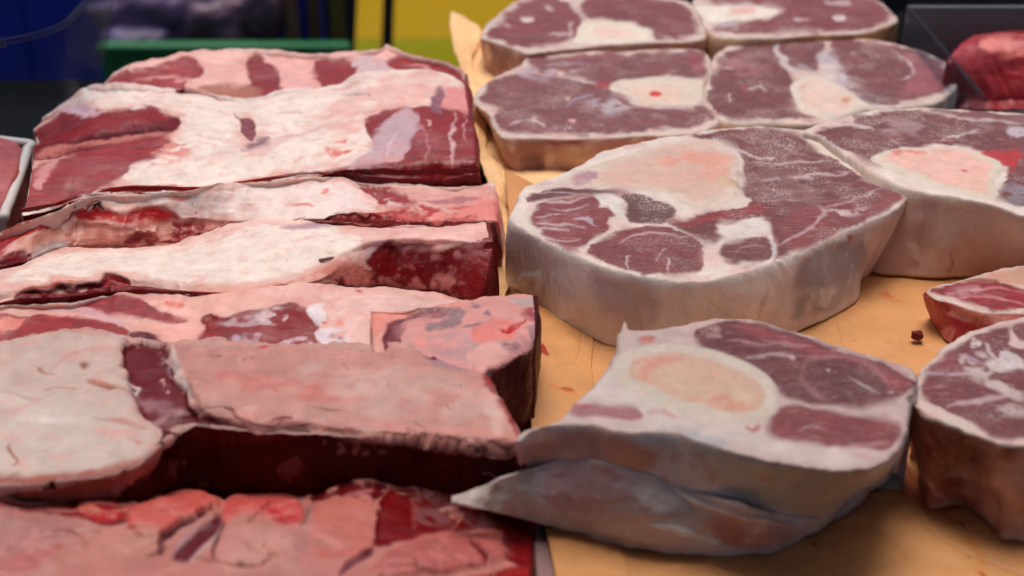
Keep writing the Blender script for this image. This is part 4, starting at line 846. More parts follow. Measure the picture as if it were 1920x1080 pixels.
# main slice
shank("largest shank slice in the middle, with wide pink bone and five separate muscles", GS,
  [(955, 411), (965, 383), (981, 352), (1014, 341), (1054, 324), (1107, 297), (1124, 283), (1213, 263), (1287, 252), (1327, 243), (1425, 236), (1500, 242), (1530, 256), (1570, 288), (1625, 320), (1690, 348), (1706, 364),
   (1667, 398), (1578, 436), (1489, 478), (1400, 509), (1327, 524), (1266, 524), (1185, 514), (1111, 493), (1054, 468), (1001, 440), (968, 424)], .0325,
  [fat([(1071, 338), (1116, 312), (1185, 287), (1266, 262), (1330, 262), (1380, 280), (1392, 320), (1384, 372), (1352, 392), (1311, 394), (1240, 364), (1180, 352), (1095, 352)], (222, 206, 196), e=12),
   bone([(1062, 335), (1116, 310), (1185, 287), (1266, 268), (1327, 266), (1368, 280), (1385, 306), (1385, 342), (1379, 370), (1352, 388), (1311, 391), (1278, 382), (1246, 362), (1205, 356), (1148, 352), (1095, 349)], (218, 198, 184)),
   marrow([(1120, 326), (1190, 296), (1262, 280), (1325, 277), (1356, 289), (1369, 310), (1366, 345), (1345, 370), (1310, 377), (1270, 364), (1240, 350), (1190, 346), (1130, 342)], (214, 178, 164), e=20),
   L([(1240, 290), (1320, 282), (1362, 296), (1360, 330), (1300, 325), (1240, 310)], (226, 156, 138), e=26, br=(.009, -.3), a=.8),
   L([(1074, 330), (1105, 320), (1122, 326), (1110, 342), (1080, 342)], (176, 136, 148), e=12, br=(.005, -.4)),
   L([(1345, 338), (1368, 346), (1384, 352)], (214, 180, 150), w=14, e=4, h=.5),
   mu([(987, 381), (991, 369), (1014, 357), (1054, 351), (1107, 353), (1164, 355), (1173, 361), (1148, 365), (1103, 366), (1054, 372), (1018, 377)], MUD, f=.4),
   mu([(993, 403), (1014, 384), (1054, 374), (1099, 368), (1124, 371), (1134, 381), (1126, 389), (1148, 393), (1152, 405), (1140, 414), (1143, 428), (1132, 442), (1111, 450), (1095, 466), (1063, 469), (1034, 456), (1010, 436), (995, 420)], (134, 56, 58), f=.3),
   mu([(1173, 363), (1205, 367), (1242, 381), (1265, 395), (1258, 409), (1230, 418), (1201, 420), (1181, 416), (1168, 403), (1179, 391), (1171, 377)], (92, 50, 52), f=1),
   mu([(1103, 473), (1124, 454), (1156, 438), (1197, 427), (1246, 426), (1287, 440), (1315, 456), (1323, 481), (1321, 505), (1303, 517), (1270, 519), (1221, 513), (1164, 503), (1124, 489)], (126, 56, 58), f=.4),
   mu([(1350, 473), (1358, 457), (1389, 449), (1429, 436), (1441, 448), (1446, 469), (1437, 487), (1409, 494), (1372, 491), (1354, 483)], (112, 56, 58), f=.7),
   mu([(1250, 414), (1287, 410), (1330, 402), (1384, 393), (1412, 378), (1392, 366), (1394, 338), (1391, 301), (1374, 278), (1330, 262), (1300, 257), (1340, 249), (1425, 241), (1488, 247), (1507, 259), (1533, 282), (1578, 309), (1622, 331), (1660, 347), (1687, 362), (1682, 376), (1662, 393), (1613, 416), (1556, 442), (1511, 467), (1467, 481), (1450, 486), (1450, 464), (1447, 428), (1433, 413), (1400, 414), (1362, 420), (1345, 428), (1352, 446), (1336, 456), (1299, 443), (1268, 428)], (112, 50, 53), f=1, e=6),
   L([(1252, 414), (1330, 400), (1390, 394), (1425, 380), (1430, 400), (1350, 416), (1290, 424)], (140, 46, 48), e=10, m=1, f=.3, br=(.008, -.4)),
   L([(1480, 400), (1580, 380), (1690, 360), (1670, 392), (1560, 440), (1480, 474)], (136, 58, 60), e=16, m=1, f=.4, a=.8),
   L([(1350, 430), (1378, 420), (1427, 416), (1443, 425), (1430, 434), (1400, 443), (1375, 449), (1357, 441)], (222, 208, 204), "tendon", e=5, wp=3, m=0, f=.3, h=.4),
   L([(1118, 370), (1150, 364), (1168, 376), (1164, 398), (1152, 400), (1142, 388), (1128, 384)], (226, 212, 208), "tendon", e=6, wp=4, m=0, f=.3, h=.3),
   seam([(1372, 279), (1400, 288), (1424, 297), (1432, 300), (1436, 296)], 5), seam([(1434, 297), (1445, 301), (1453, 297)], 5), seam([(1410, 307), (1480, 310), (1560, 306)], 3), seam([(1409, 326), (1433, 336), (1490, 332), (1560, 329), (1600, 322)], 5),
   seam([(1420, 378), (1489, 376), (1533, 384), (1548, 394), (1538, 411), (1511, 433), (1476, 453), (1449, 466)], 6, (190, 158, 162)), seam([(1551, 391), (1610, 372), (1667, 349)], 5, (180, 150, 154)), seam([(1443, 424), (1447, 455), (1444, 485)], 9, (210, 196, 198)),
   L([(1550, 398), (1590, 390), (1640, 392), (1590, 408)], (200, 176, 176), e=10, br=(.004, .1), f=1), L([(1390, 330), (1480, 320), (1600, 350), (1560, 400), (1420, 380)], (126, 80, 82), e=20, br=(.012, -.1), m=1, f=1),
   seam([(1003, 408), (1030, 410), (1062, 404)], 4), seam([(1003, 433), (1040, 431), (1070, 433)], 4), seam([(1035, 395), (1060, 397), (1110, 388)], 3), seam([(1075, 417), (1100, 413), (1120, 425)], 8, (190, 170, 186)), seam([(1020, 382), (1070, 378), (1105, 372)], 4), seam([(1010, 362), (1040, 360), (1080, 366)], 3),
   seam([(1183, 481), (1176, 487), (1177, 505)], 4), seam([(1252, 485), (1256, 500), (1254, 516)], 6), seam([(1156, 460), (1180, 450), (1220, 440), (1270, 446), (1290, 444)], 3), seam([(1230, 490), (1238, 478), (1250, 470)], 3),
   L([(1119, 468), (1121, 474), (1124, 481), (1125, 488), (1126, 494)], (84, 30, 32), w=2.4, e=2.5, m=1, a=.55, wp=5, ws=.003), L([(1134, 465), (1140, 473), (1141, 480), (1143, 488), (1141, 496)], (84, 30, 32), w=2.4, e=2.5, m=1, a=.55, wp=5, ws=.003), L([(1149, 462), (1150, 471), (1151, 480), (1153, 489), (1155, 498)], (84, 30, 32), w=2.4, e=2.5, m=1, a=.55, wp=5, ws=.003), L([(1166, 459), (1167, 469), (1169, 479), (1171, 489), (1169, 499)], (84, 30, 32), w=2.4, e=2.5, m=1, a=.55, wp=5, ws=.003), L([(1176, 455), (1180, 467), (1182, 478), (1185, 490), (1187, 501)], (84, 30, 32), w=2.4, e=2.5, m=1, a=.55, wp=5, ws=.003), L([(1189, 452), (1194, 465), (1196, 478), (1197, 490), (1197, 503)], (84, 30, 32), w=2.4, e=2.5, m=1, a=.55, wp=5, ws=.003), L([(1205, 449), (1205, 463), (1212, 477), (1213, 491), (1213, 504)], (84, 30, 32), w=2.4, e=2.5, m=1, a=.55, wp=5, ws=.003), L([(1226, 450), (1227, 463), (1223, 477), (1223, 490), (1221, 504)], (84, 30, 32), w=2.4, e=2.5, m=1, a=.55, wp=5, ws=.003), L([(1241, 453), (1238, 465), (1238, 478), (1235, 490), (1231, 502)], (84, 30, 32), w=2.4, e=2.5, m=1, a=.55, wp=5, ws=.003), L([(1254, 456), (1255, 467), (1248, 478), (1246, 489), (1248, 501)], (84, 30, 32), w=2.4, e=2.5, m=1, a=.55, wp=5, ws=.003), L([(1268, 459), (1267, 469), (1265, 479), (1262, 489), (1264, 499)], (84, 30, 32), w=2.4, e=2.5, m=1, a=.55, wp=5, ws=.003), L([(1281, 462), (1280, 471), (1277, 480), (1278, 489), (1274, 497)], (84, 30, 32), w=2.4, e=2.5, m=1, a=.55, wp=5, ws=.003), L([(1296, 465), (1296, 473), (1292, 480), (1291, 488), (1291, 496)], (84, 30, 32), w=2.4, e=2.5, m=1, a=.55, wp=5, ws=.003), L([(1309, 468), (1306, 475), (1305, 481), (1307, 488), (1304, 494)], (84, 30, 32), w=2.4, e=2.5, m=1, a=.55, wp=5, ws=.003),
   seam([(1395, 258), (1450, 270), (1530, 300)], 3, (176, 140, 142), a=.5), seam([(1400, 350), (1480, 362), (1560, 352)], 3, (170, 130, 132), a=.5), seam([(1010, 445), (1050, 452), (1090, 448)], 3), seam([(1000, 420), (1040, 422), (1100, 432)], 3), seam([(1380, 470), (1410, 462), (1435, 466)], 3, (170, 130, 132)),
   L([(1325, 470), (1345, 480), (1345, 505), (1325, 500)], (230, 196, 190), e=10)],
  bot={0: (949, 534), 1: (955, 505), 2: (970, 470), 13: (1600, 400), 14: (1640, 440), 15: (1650, 470), 16: (1640, 500), 17: (1611, 530), 18: (1604, 562), 19: (1530, 605), 20: (1440, 640), 21: (1340, 662), 22: (1270, 666), 23: (1200, 660), 24: (1130, 643), 25: (1054, 607), 26: (1001, 572), 27: (962, 552)},
  side=[L([(950, 430), (1000, 450), (1030, 480), (1030, 600), (950, 560)], (228, 208, 196), e=30), L([(1110, 520), (1180, 525), (1230, 545), (1220, 610), (1140, 600)], (170, 142, 146), e=34, br=(.016, -.4), a=.6),
        L([(1500, 490), (1580, 450), (1650, 420), (1690, 380), (1660, 430), (1620, 520), (1560, 580), (1490, 600)], (140, 128, 130), e=34, br=(.018, -.6), a=.8), L([(1520, 545), (1570, 540), (1560, 575), (1530, 570)], (200, 196, 190), e=10, br=(.006, -.3)),
        L([(1540, 455), (1580, 440), (1600, 445), (1570, 470)], (176, 110, 92), e=6, br=(.004, .1)), L([(1620, 420), (1690, 385), (1700, 372), (1640, 470)], (216, 196, 184), e=12), L([(968, 444), (966, 494), (967, 544)], (196, 166, 154), w=3, e=3, h=-.35, a=.6), L([(977, 450), (976, 498), (977, 548)], (196, 166, 154), w=3, e=3, h=-.35, a=.6), L([(986, 455), (986, 503), (987, 553)], (196, 166, 154), w=3, e=3, h=-.35, a=.6), L([(995, 461), (993, 507), (997, 557)], (196, 166, 154), w=3, e=3, h=-.35, a=.6), L([(1004, 466), (1003, 512), (1003, 562)], (196, 166, 154), w=3, e=3, h=-.35, a=.6), L([(1013, 471), (1013, 516), (1013, 566)], (196, 166, 154), w=3, e=3, h=-.35, a=.6), L([(1022, 477), (1020, 521), (1023, 571)], (196, 166, 154), w=3, e=3, h=-.35, a=.6), L([(1031, 482), (1030, 525), (1033, 575)], (196, 166, 154), w=3, e=3, h=-.35, a=.6), L([(1040, 488), (1040, 530), (1039, 580)], (196, 166, 154), w=3, e=3, h=-.35, a=.6), L([(1049, 493), (1047, 534), (1049, 584)], (196, 166, 154), w=3, e=3, h=-.35, a=.6),
        L([(1180, 560), (1200, 600), (1196, 640)], (190, 160, 152), w=4, e=4, h=-.4, a=.7), L([(1320, 560), (1380, 600)], (196, 170, 158), w=3, e=3, h=-.3, a=.6), L([(1440, 540), (1420, 600)], (170, 140, 132), w=4, e=4, h=-.3, a=.6), L([(1480, 500), (1530, 476), (1560, 462)], (196, 128, 108), w=5, e=4, br=(.002, .1)), L([(1590, 470), (1600, 500), (1585, 540)], (214, 206, 200), w=6, e=4, br=(.002, .1)), L([(1040, 590), (1060, 600)], (230, 214, 204), w=6, e=4, h=.5),
        L([(960, 530), (1010, 520), (1010, 560)], (226, 206, 196), w=14, e=8, h=.8)],
  seed=101, rim=(230, 214, 204))

# neighbour to the right, same row
shank("shank slice right of the largest slice, bright blood beside its pink bone", GS,
  [(1508, 246), (1520, 237), (1578, 218), (1649, 204), (1733, 201), (1822, 206), (1920, 213), (2000, 228), (2060, 262), (2080, 320), (2050, 380), (1990, 412), (1920, 404), (1871, 389), (1800, 371), (1745, 362), (1700, 352), (1640, 324), (1585, 290), (1540, 258)], .0355,
  [mu([(1526, 250), (1560, 236), (1590, 229), (1612, 236), (1600, 222), (1640, 210), (1720, 206), (1800, 213), (1850, 220), (1920, 228), (1990, 250), (2030, 280), (2040, 340), (1990, 385), (1930, 392), (1884, 378), (1874, 362), (1890, 320), (1866, 296), (1800, 278), (1720, 274), (1664, 281), (1640, 300), (1650, 316), (1620, 300), (1580, 275)], (114, 54, 57), f=1),
   mu([(1742, 204), (1840, 210), (1930, 222), (1990, 240), (1920, 231), (1830, 227), (1775, 216)], (130, 76, 78), f=.4), seam([(1722, 204), (1770, 216), (1830, 227), (1920, 231)], 5),
   L([(1600, 236), (1680, 225), (1760, 250), (1700, 262)], (160, 124, 128), e=22, br=(.010, -.05), m=1, f=1), seam([(1560, 230), (1615, 238), (1640, 244)], 9, (222, 200, 196)), seam([(1765, 268), (1785, 258), (1840, 246)], 4),
   L([(1890, 240), (1915, 238), (1930, 250), (1905, 262), (1890, 256)], (190, 176, 186), e=8, br=(.005, -.3)),
   L([(1820, 280), (1850, 285), (1905, 282), (1915, 300), (1890, 325), (1875, 310), (1850, 295)], (188, 34, 40), e=9, m=.8, f=0, br=(.006, -.45)),
   L([(1880, 350), (1930, 335), (1930, 385), (1890, 380)], (130, 118, 128), e=14, br=(.008, -.2), m=1, f=1),
   bone([(1632, 300), (1667, 283), (1720, 278), (1782, 279), (1844, 292), (1878, 309), (1872, 331), (1863, 344), (1873, 364), (1862, 377), (1827, 372), (1778, 358), (1720, 339), (1667, 319)], (222, 206, 190)),
   marrow([(1660, 298), (1690, 286), (1740, 283), (1790, 286), (1840, 300), (1858, 314), (1850, 345), (1855, 366), (1830, 364), (1780, 348), (1730, 332), (1690, 316)], (238, 190, 176)), L([(1670, 284), (1700, 282), (1740, 286), (1690, 296)], (222, 130, 118), e=9, br=(.006, -.2)), L([(1800, 318), (1815, 322)], (206, 96, 90), w=8, e=6)],
  bot={10: (2050, 520), 11: (1990, 545), 12: (1920, 532), 13: (1871, 522), 14: (1800, 519), 15: (1745, 519), 16: (1690, 516), 17: (1640, 510), 18: (1615, 470)},
  side=[L([(1640, 420), (1740, 375), (1760, 385), (1720, 500), (1640, 510)], (190, 150, 138), e=24, a=.8), L([(1735, 385), (1728, 440), (1720, 510)], (176, 130, 116), w=6, e=8, h=-.4, a=.6), L([(1780, 470), (1785, 500), (1770, 518)], (170, 126, 108), w=5, e=4), L([(1700, 450), (1720, 470), (1735, 505)], (216, 190, 170), w=16, e=10)],
  seed=113, rim=(232, 216, 206), skinc=(216, 190, 172))

# second row
shank("shank slice with a red dot in its oval bone", GS,
  [(884, 190), (893, 175), (904, 159), (943, 136), (973, 122), (990, 107), (1038, 101), (1097, 96), (1186, 93), (1275, 90), (1316, 95), (1332, 110), (1331, 127), (1322, 150), (1322, 178), (1344, 207), (1349, 225), (1322, 242), (1275, 250), (1201, 253), (1127, 257), (1038, 259), (973, 257), (943, 255), (925, 237), (916, 216), (899, 202)], .0185,
  [mu([(993, 116), (1038, 107), (1156, 99), (1275, 96), (1320, 103), (1324, 124), (1314, 144), (1230, 145), (1171, 156), (1142, 163), (1097, 150), (1038, 141), (1002, 130)], (124, 64, 68), f=.6),
   mu([(893, 184), (913, 160), (949, 139), (984, 133), (1038, 145), (1112, 157), (1145, 169), (1180, 187), (1230, 199), (1290, 202), (1316, 199), (1338, 213), (1332, 226), (1290, 240), (1216, 246), (1127, 250), (1038, 252), (955, 249), (931, 231), (925, 213), (937, 202), (913, 196)], (124, 66, 70), f=.9),
   L([(980, 130), (1060, 118), (1100, 122), (1080, 135), (1010, 150), (980, 145)], (176, 150, 166), e=14, br=(.008, -.2), m=.6, f=.6), L([(1100, 180), (1160, 190), (1180, 205), (1120, 215)], (170, 154, 164), e=12, br=(.006, 0), m=.7, f=1), L([(1060, 200), (1080, 185), (1110, 178)], (160, 144, 170), w=5, e=5),
   L([(1290, 105), (1322, 110), (1320, 135), (1295, 132)], (150, 64, 76), e=12, m=1, a=.7), L([(1000, 108), (1100, 102), (1200, 100), (1060, 110)], (160, 76, 84), e=8, m=1, a=.6),
   bone([(1140, 165), (1160, 152), (1186, 149), (1230, 145), (1305, 148), (1321, 163), (1317, 185), (1295, 196), (1230, 194), (1180, 182)], (222, 206, 192)),
   marrow([(1178, 170), (1200, 160), (1240, 158), (1275, 164), (1282, 178), (1262, 190), (1225, 190), (1195, 183)], (230, 200, 182)), L([(1217, 176), (1226, 171), (1240, 174), (1236, 181), (1222, 181)], (206, 44, 44), e=5, wp=1),
   L([(1112, 158), (1128, 153), (1144, 158), (1138, 164), (1118, 163)], (168, 28, 36), e=4, wp=2), seam([(1060, 146), (1090, 154), (1115, 158)], 3), L([(1046, 136), (1056, 136), (1058, 143), (1048, 144)], (222, 186, 178), e=3, wp=1, h=.5), L([(1058, 184), (1068, 184), (1066, 190)], (216, 170, 164), e=3, wp=1), L([(1065, 226), (1078, 225), (1076, 232)], (220, 176, 170), e=3, wp=1), seam([(955, 235), (985, 228), (1010, 232)], 4), seam([(1000, 222), (1020, 240)], 8), seam([(1155, 196), (1180, 198), (1200, 196)], 4)],
  bot={0: (905, 215), 22: (1000, 319), 23: (958, 317), 24: (938, 285), 25: (922, 245), 26: (912, 228)},
  side=[L([(920, 262), (1330, 250), (1320, 330), (940, 330)], (176, 126, 116), e=20, br=(.014, -.4)), L([(975, 295), (1010, 290), (1020, 315), (985, 318)], (120, 80, 84), e=9), L([(1020, 265), (1060, 268), (1100, 266)], (150, 80, 62), w=7, e=7), L([(1050, 285), (1110, 290), (1100, 310), (1060, 310)], (196, 160, 140), e=12)],
  seed=127, skinc=(214, 184, 170), gx=.0007, gy=.0013)
shank("rounded shank slice with a lopsided cream bone, right of the second row", GS,
  [(1336, 117), (1347, 97), (1380, 80), (1447, 70), (1530, 68), (1613, 72), (1680, 82), (1747, 103), (1785, 127), (1795, 145), (1787, 167), (1763, 187), (1730, 196), (1663, 201), (1613, 208), (1573, 222), (1553, 230), (1497, 231), (1430, 229), (1380, 230), (1352, 224), (1326, 202), (1325, 167), (1332, 133)], .0185,
  [mu([(1332, 160), (1340, 130), (1352, 108), (1388, 88), (1450, 78), (1458, 110), (1475, 135), (1490, 150), (1478, 165), (1485, 190), (1500, 212), (1530, 222), (1480, 226), (1400, 226), (1356, 218), (1331, 198)], (116, 54, 58), f=.7),
   mu([(1458, 78), (1500, 74), (1545, 75), (1540, 100), (1530, 132), (1500, 132), (1472, 112)], (118, 56, 60), f=.7), mu([(1562, 78), (1620, 78), (1690, 90), (1748, 112), (1780, 138), (1778, 160), (1755, 181), (1700, 191), (1640, 193), (1605, 175), (1575, 145), (1560, 110)], (118, 56, 60), f=.9),
   L([(1690, 100), (1750, 118), (1775, 145), (1750, 175), (1690, 182), (1710, 140)], (154, 82, 90), e=16, m=1, f=.3), seam([(1670, 95), (1700, 115), (1710, 135), (1690, 150)], 5), seam([(1455, 80), (1470, 115), (1500, 140)], 11, (200, 184, 190)),
   L([(1530, 105), (1560, 95), (1575, 130), (1600, 160), (1560, 150)], (196, 180, 186), e=12, br=(.010, -.5), m=.1), seam([(1480, 125), (1510, 130), (1535, 137)], 6, (176, 160, 166)), L([(1580, 160), (1640, 170), (1660, 190), (1620, 190)], (110, 84, 92), e=14, br=(.008, -.3), m=1, f=1),
   L([(1340, 120), (1400, 105), (1440, 130), (1400, 150), (1350, 145)], (150, 92, 96), e=14, br=(.008, 0), m=1), seam([(1345, 128), (1375, 130)], 5), seam([(1395, 168), (1420, 164), (1435, 172)], 4), seam([(1365, 178), (1370, 190)], 5), L([(1390, 165), (1403, 166), (1398, 171)], (150, 30, 40), e=4, wp=1),
   bone([(1480, 163), (1500, 149), (1533, 143), (1580, 163), (1612, 186), (1628, 197), (1608, 208), (1563, 219), (1527, 219), (1500, 208), (1487, 184)], (224, 208, 194)),
   marrow([(1500, 165), (1520, 156), (1545, 158), (1580, 178), (1598, 195), (1580, 208), (1540, 212), (1515, 204), (1502, 185)], (230, 202, 188)), L([(1578, 184), (1592, 185), (1590, 192), (1580, 191)], (206, 136, 106), e=4, wp=1), L([(1503, 168), (1514, 170)], (206, 160, 150), w=6, e=4)],
  bot={}, side=[], seed=131, skinc=(224, 200, 182), gx=.0007, gy=.0013)
# back row
shank("back shank slice with a pale triangular bone on its front rim", GS,
  [(903, 66), (919, 40), (949, 13), (975, -3), (1038, -14), (1130, -16), (1216, -11), (1284, 1), (1301, 14), (1313, 40), (1322, 56), (1316, 71), (1275, 77), (1186, 80), (1097, 87), (1023, 95), (990, 98), (964, 89), (934, 80), (908, 73)], .0215,
  [mu([(910, 67), (937, 41), (970, 11), (1026, -6), (1073, 9), (1088, 36), (1085, 57), (1073, 73), (1026, 86), (987, 89), (943, 76)], (128, 56, 60), f=.3), mu([(1091, 5), (1120, -8), (1216, -2), (1282, 10), (1298, 30), (1309, 58), (1299, 70), (1228, 74), (1222, 62), (1180, 44), (1120, 36), (1098, 34)], (124, 54, 58), f=.4),
   seam([(1068, 0), (1085, 25), (1098, 38)], 9), seam([(1070, 70), (1072, 50), (1065, 42)], 5), L([(975, 34), (995, 33), (1002, 39), (985, 43)], (224, 200, 196), e=4, wp=1), L([(1020, 16), (1040, 20)], (204, 170, 170), w=6, e=5), seam([(1030, 66), (1060, 64), (1075, 70)], 6), L([(945, 48), (958, 52)], (200, 160, 160), w=6, e=5),
   bone([(1080, 66), (1090, 45), (1121, 41), (1171, 44), (1212, 57), (1222, 69), (1203, 78), (1127, 83), (1077, 82)], (232, 220, 204)), marrow([(1110, 62), (1130, 55), (1170, 57), (1190, 66), (1160, 74), (1120, 72)], (238, 206, 192))],
  bot={0: (907, 105), 12: (1275, 130), 13: (1186, 135), 14: (1097, 142), 15: (1023, 150), 16: (985, 158), 17: (955, 152), 18: (932, 145), 19: (915, 128)},
  side=[L([(900, 75), (960, 92), (1000, 100), (990, 150), (910, 140)], (150, 106, 98), e=16, br=(.012, -.4)), L([(1010, 95), (1320, 75), (1320, 100), (1010, 110)], (190, 126, 104), e=8, a=.7)],
  seed=139, skinc=(206, 170, 150), gx=.0008, gy=.0015)
shank("back shank slice with a long white bone wedge at its left rim", GS,
  [(1300, 8), (1310, -8), (1360, -22), (1450, -28), (1560, -24), (1630, -8), (1655, 6), (1677, 28), (1680, 40), (1657, 50), (1613, 60), (1513, 65), (1447, 69), (1380, 71), (1340, 67), (1326, 54), (1314, 32)], .0225,
  [mu([(1335, 56), (1345, 47), (1385, 46), (1440, 36), (1470, 22), (1430, 9), (1330, 2), (1380, -16), (1460, -20), (1560, -16), (1640, 4), (1667, 28), (1663, 38), (1640, 47), (1580, 58), (1450, 64), (1360, 64)], (128, 54, 58), f=.3), seam([(1540, 8), (1580, 4), (1600, 10)], 6), L([(1560, 32), (1580, 30), (1585, 38), (1568, 40)], (216, 196, 196), e=4, wp=1), seam([(1490, 42), (1520, 38)], 5),
   bone([(1300, 12), (1330, 10), (1397, 11), (1440, 15), (1462, 23), (1432, 32), (1380, 40), (1345, 43), (1320, 38), (1310, 26)], (236, 226, 214)), marrow([(1370, 18), (1400, 16), (1425, 20), (1410, 27), (1380, 26)], (236, 180, 170)), L([(1345, 44), (1370, 42), (1385, 54), (1350, 56)], (190, 170, 176), e=8, br=(.006, -.4))],
  bot={7: (1672, 62), 8: (1676, 80)}, side=[L([(1500, 66), (1690, 45), (1690, 90), (1500, 90)], (196, 146, 104), e=12)], seed=149, skinc=(214, 174, 140), gx=.0008, gy=.0015)

# front slice with its loose skin
FRONT = shank("front shank slice with round yellowish bone and loose grey skin folded below", GS,
  [(1171, 597), (1180, 613), (1205, 618), (1242, 615), (1301, 602), (1345, 595), (1385, 596), (1422, 601), (1493, 622), (1587, 650), (1658, 672), (1713, 694), (1719, 716), (1702, 754), (1700, 806), (1682, 853), (1639, 879), (1563, 880), (1493, 873), (1422, 859), (1351, 840), (1280, 818), (1232, 812), (1171, 810), (1105, 795), (1048, 792), (1005, 801), (972, 824), (985, 806), (1043, 788), (1076, 758), (1105, 730), (1133, 697), (1152, 658), (1163, 620)], .042,
  [fat([(1050, 785), (1150, 690), (1300, 780), (1440, 800), (1640, 850), (1560, 875), (1300, 815), (1105, 792)], (228, 210, 204), e=20),
   mu([(1303, 622), (1327, 606), (1384, 600), (1445, 611), (1516, 636), (1587, 660), (1656, 683), (1713, 714), (1703, 735), (1667, 758), (1611, 768), (1540, 760), (1478, 750), (1450, 724), (1412, 696), (1365, 667), (1318, 648), (1304, 633)], (112, 38, 44), f=.15, e=8),
   L([(1390, 605), (1500, 640), (1600, 668), (1700, 712), (1670, 725), (1580, 690), (1480, 650), (1400, 625)], (166, 66, 70), e=14, m=1, a=.8),
   mu([(1441, 806), (1459, 773), (1493, 763), (1545, 773), (1611, 783), (1670, 792), (1689, 806), (1680, 825), (1656, 839), (1611, 839), (1545, 837), (1483, 827)], (140, 54, 56), f=.12, e=8),
   mu([(1067, 769), (1105, 762), (1171, 761), (1204, 778), (1190, 787), (1123, 787), (1067, 783)], (172, 108, 116), f=.2, e=12, h=0), L([(1060, 764), (1090, 762), (1110, 768)], (196, 60, 70), w=7, e=6),
   L([(1200, 624), (1260, 618), (1285, 626), (1240, 640), (1200, 648)], (206, 178, 172), e=16, br=(.006, -.4)), L([(1195, 640), (1230, 634)], (206, 120, 116), w=10, e=8), L([(1210, 772), (1240, 770), (1270, 785)], (206, 120, 120), w=9, e=9, a=.6), L([(1400, 800), (1425, 795), (1420, 815)], (190, 100, 104), e=9, br=(.004, -.2)),
   L([(1230, 800), (1300, 808), (1360, 822), (1340, 836), (1240, 812)], (190, 186, 190), e=14, br=(.010, -.3)), L([(1590, 856), (1630, 858)], (212, 150, 146), w=12, e=9, a=.6),
   L([(1507, 690), (1530, 674), (1582, 670), (1625, 686), (1660, 712), (1668, 735), (1620, 752), (1550, 745), (1515, 715)], (102, 40, 44), e=9, m=1, f=.3, a=.8),
   seam([(1365, 637), (1400, 642), (1440, 646), (1507, 650), (1525, 655)], 6, (186, 130, 136), e=6), seam([(1500, 700), (1508, 684), (1530, 672), (1582, 668), (1625, 683), (1655, 706), (1670, 726)], 10, (170, 104, 110), e=8), seam([(1590, 708), (1620, 730), (1650, 742)], 4, e=5), seam([(1500, 705), (1520, 735), (1560, 755)], 9, (160, 100, 108), e=8),
   seam([(1400, 672), (1440, 668), (1490, 672)], 5, e=6), L([(1318, 612), (1345, 612), (1350, 632), (1322, 630)], (170, 126, 128), e=8, br=(.004, -.1), f=1), L([(1475, 672), (1490, 670), (1488, 680)], (200, 166, 168), e=4, br=(.002, -.2)), L([(1548, 694), (1556, 694), (1552, 700)], (200, 170, 172), e=4, wp=1), L([(1666, 736), (1675, 734), (1672, 740)], (206, 176, 172), e=4, wp=1),
   seam([(1500, 808), (1525, 802), (1545, 808)], 4, e=5), seam([(1580, 838), (1630, 832), (1670, 828)], 7, (200, 140, 140), e=7),
   bone([(1147, 693), (1161, 664), (1199, 650), (1265, 646), (1331, 654), (1397, 678), (1445, 711), (1461, 745), (1455, 773), (1416, 791), (1360, 791), (1289, 779), (1218, 751), (1166, 722)], (224, 210, 194), e=6),
   marrow([(1178, 692), (1192, 672), (1235, 661), (1295, 663), (1360, 680), (1408, 705), (1434, 735), (1436, 760), (1410, 772), (1360, 770), (1300, 757), (1235, 731), (1195, 711)], (224, 182, 160), e=9),
   L([(1185, 690), (1200, 672), (1260, 664), (1280, 672), (1220, 690), (1215, 712)], (226, 160, 140), e=14, br=(.007, -.3)), L([(1240, 690), (1300, 690), (1400, 725), (1420, 750), (1340, 745), (1260, 725)], (224, 192, 166), e=20, br=(.012, -.1)), L([(1290, 750), (1370, 765), (1420, 765), (1400, 745), (1330, 740)], (226, 158, 136), e=14, br=(.008, -.2))],
  bot={16: (1600, 935), 17: (1535, 992), 18: (1480, 1006), 19: (1414, 1026), 20: (1346, 1031), 21: (1283, 1026), 22: (1236, 1019), 23: (1172, 1011), 24: (1110, 1002), 25: (1050, 992), 26: (1008, 980), 27: (980, 970), 28: (990, 960), 13: (1690, 860), 14: (1660, 900), 15: (1640, 915), 0: (1180, 740), 34: (1170, 760), 33: (1160, 790), 32: (1145, 810), 31: (1130, 830), 30: (1110, 850), 29: (1080, 880)},
  side=[L([(960, 850), (1105, 800), (1180, 815), (1150, 870), (1000, 880)], (184, 152, 140), e=20), L([(1130, 815), (1200, 825), (1240, 850), (1200, 890), (1140, 860)], (196, 150, 128), e=22, br=(.012, -.2)), L([(1180, 815), (1280, 822), (1330, 845), (1250, 850)], (206, 200, 194), e=18, br=(.012, -.3)), L([(1260, 850), (1340, 855), (1340, 910), (1250, 900)], (176, 130, 128), e=22, br=(.010, -.2)), L([(1340, 860), (1560, 890), (1540, 960), (1380, 930)], (190, 178, 158), e=26), L([(1400, 890), (1450, 890), (1440, 900)], (190, 146, 114), e=10), L([(1500, 900), (1630, 885), (1540, 980), (1480, 960)], (182, 164, 150), e=22)],
  seed=151, skinc=(206, 198, 196), bulge=.0004, top=.70, rim=(216, 190, 184))  # top dims the cut face to paint in weaker front light
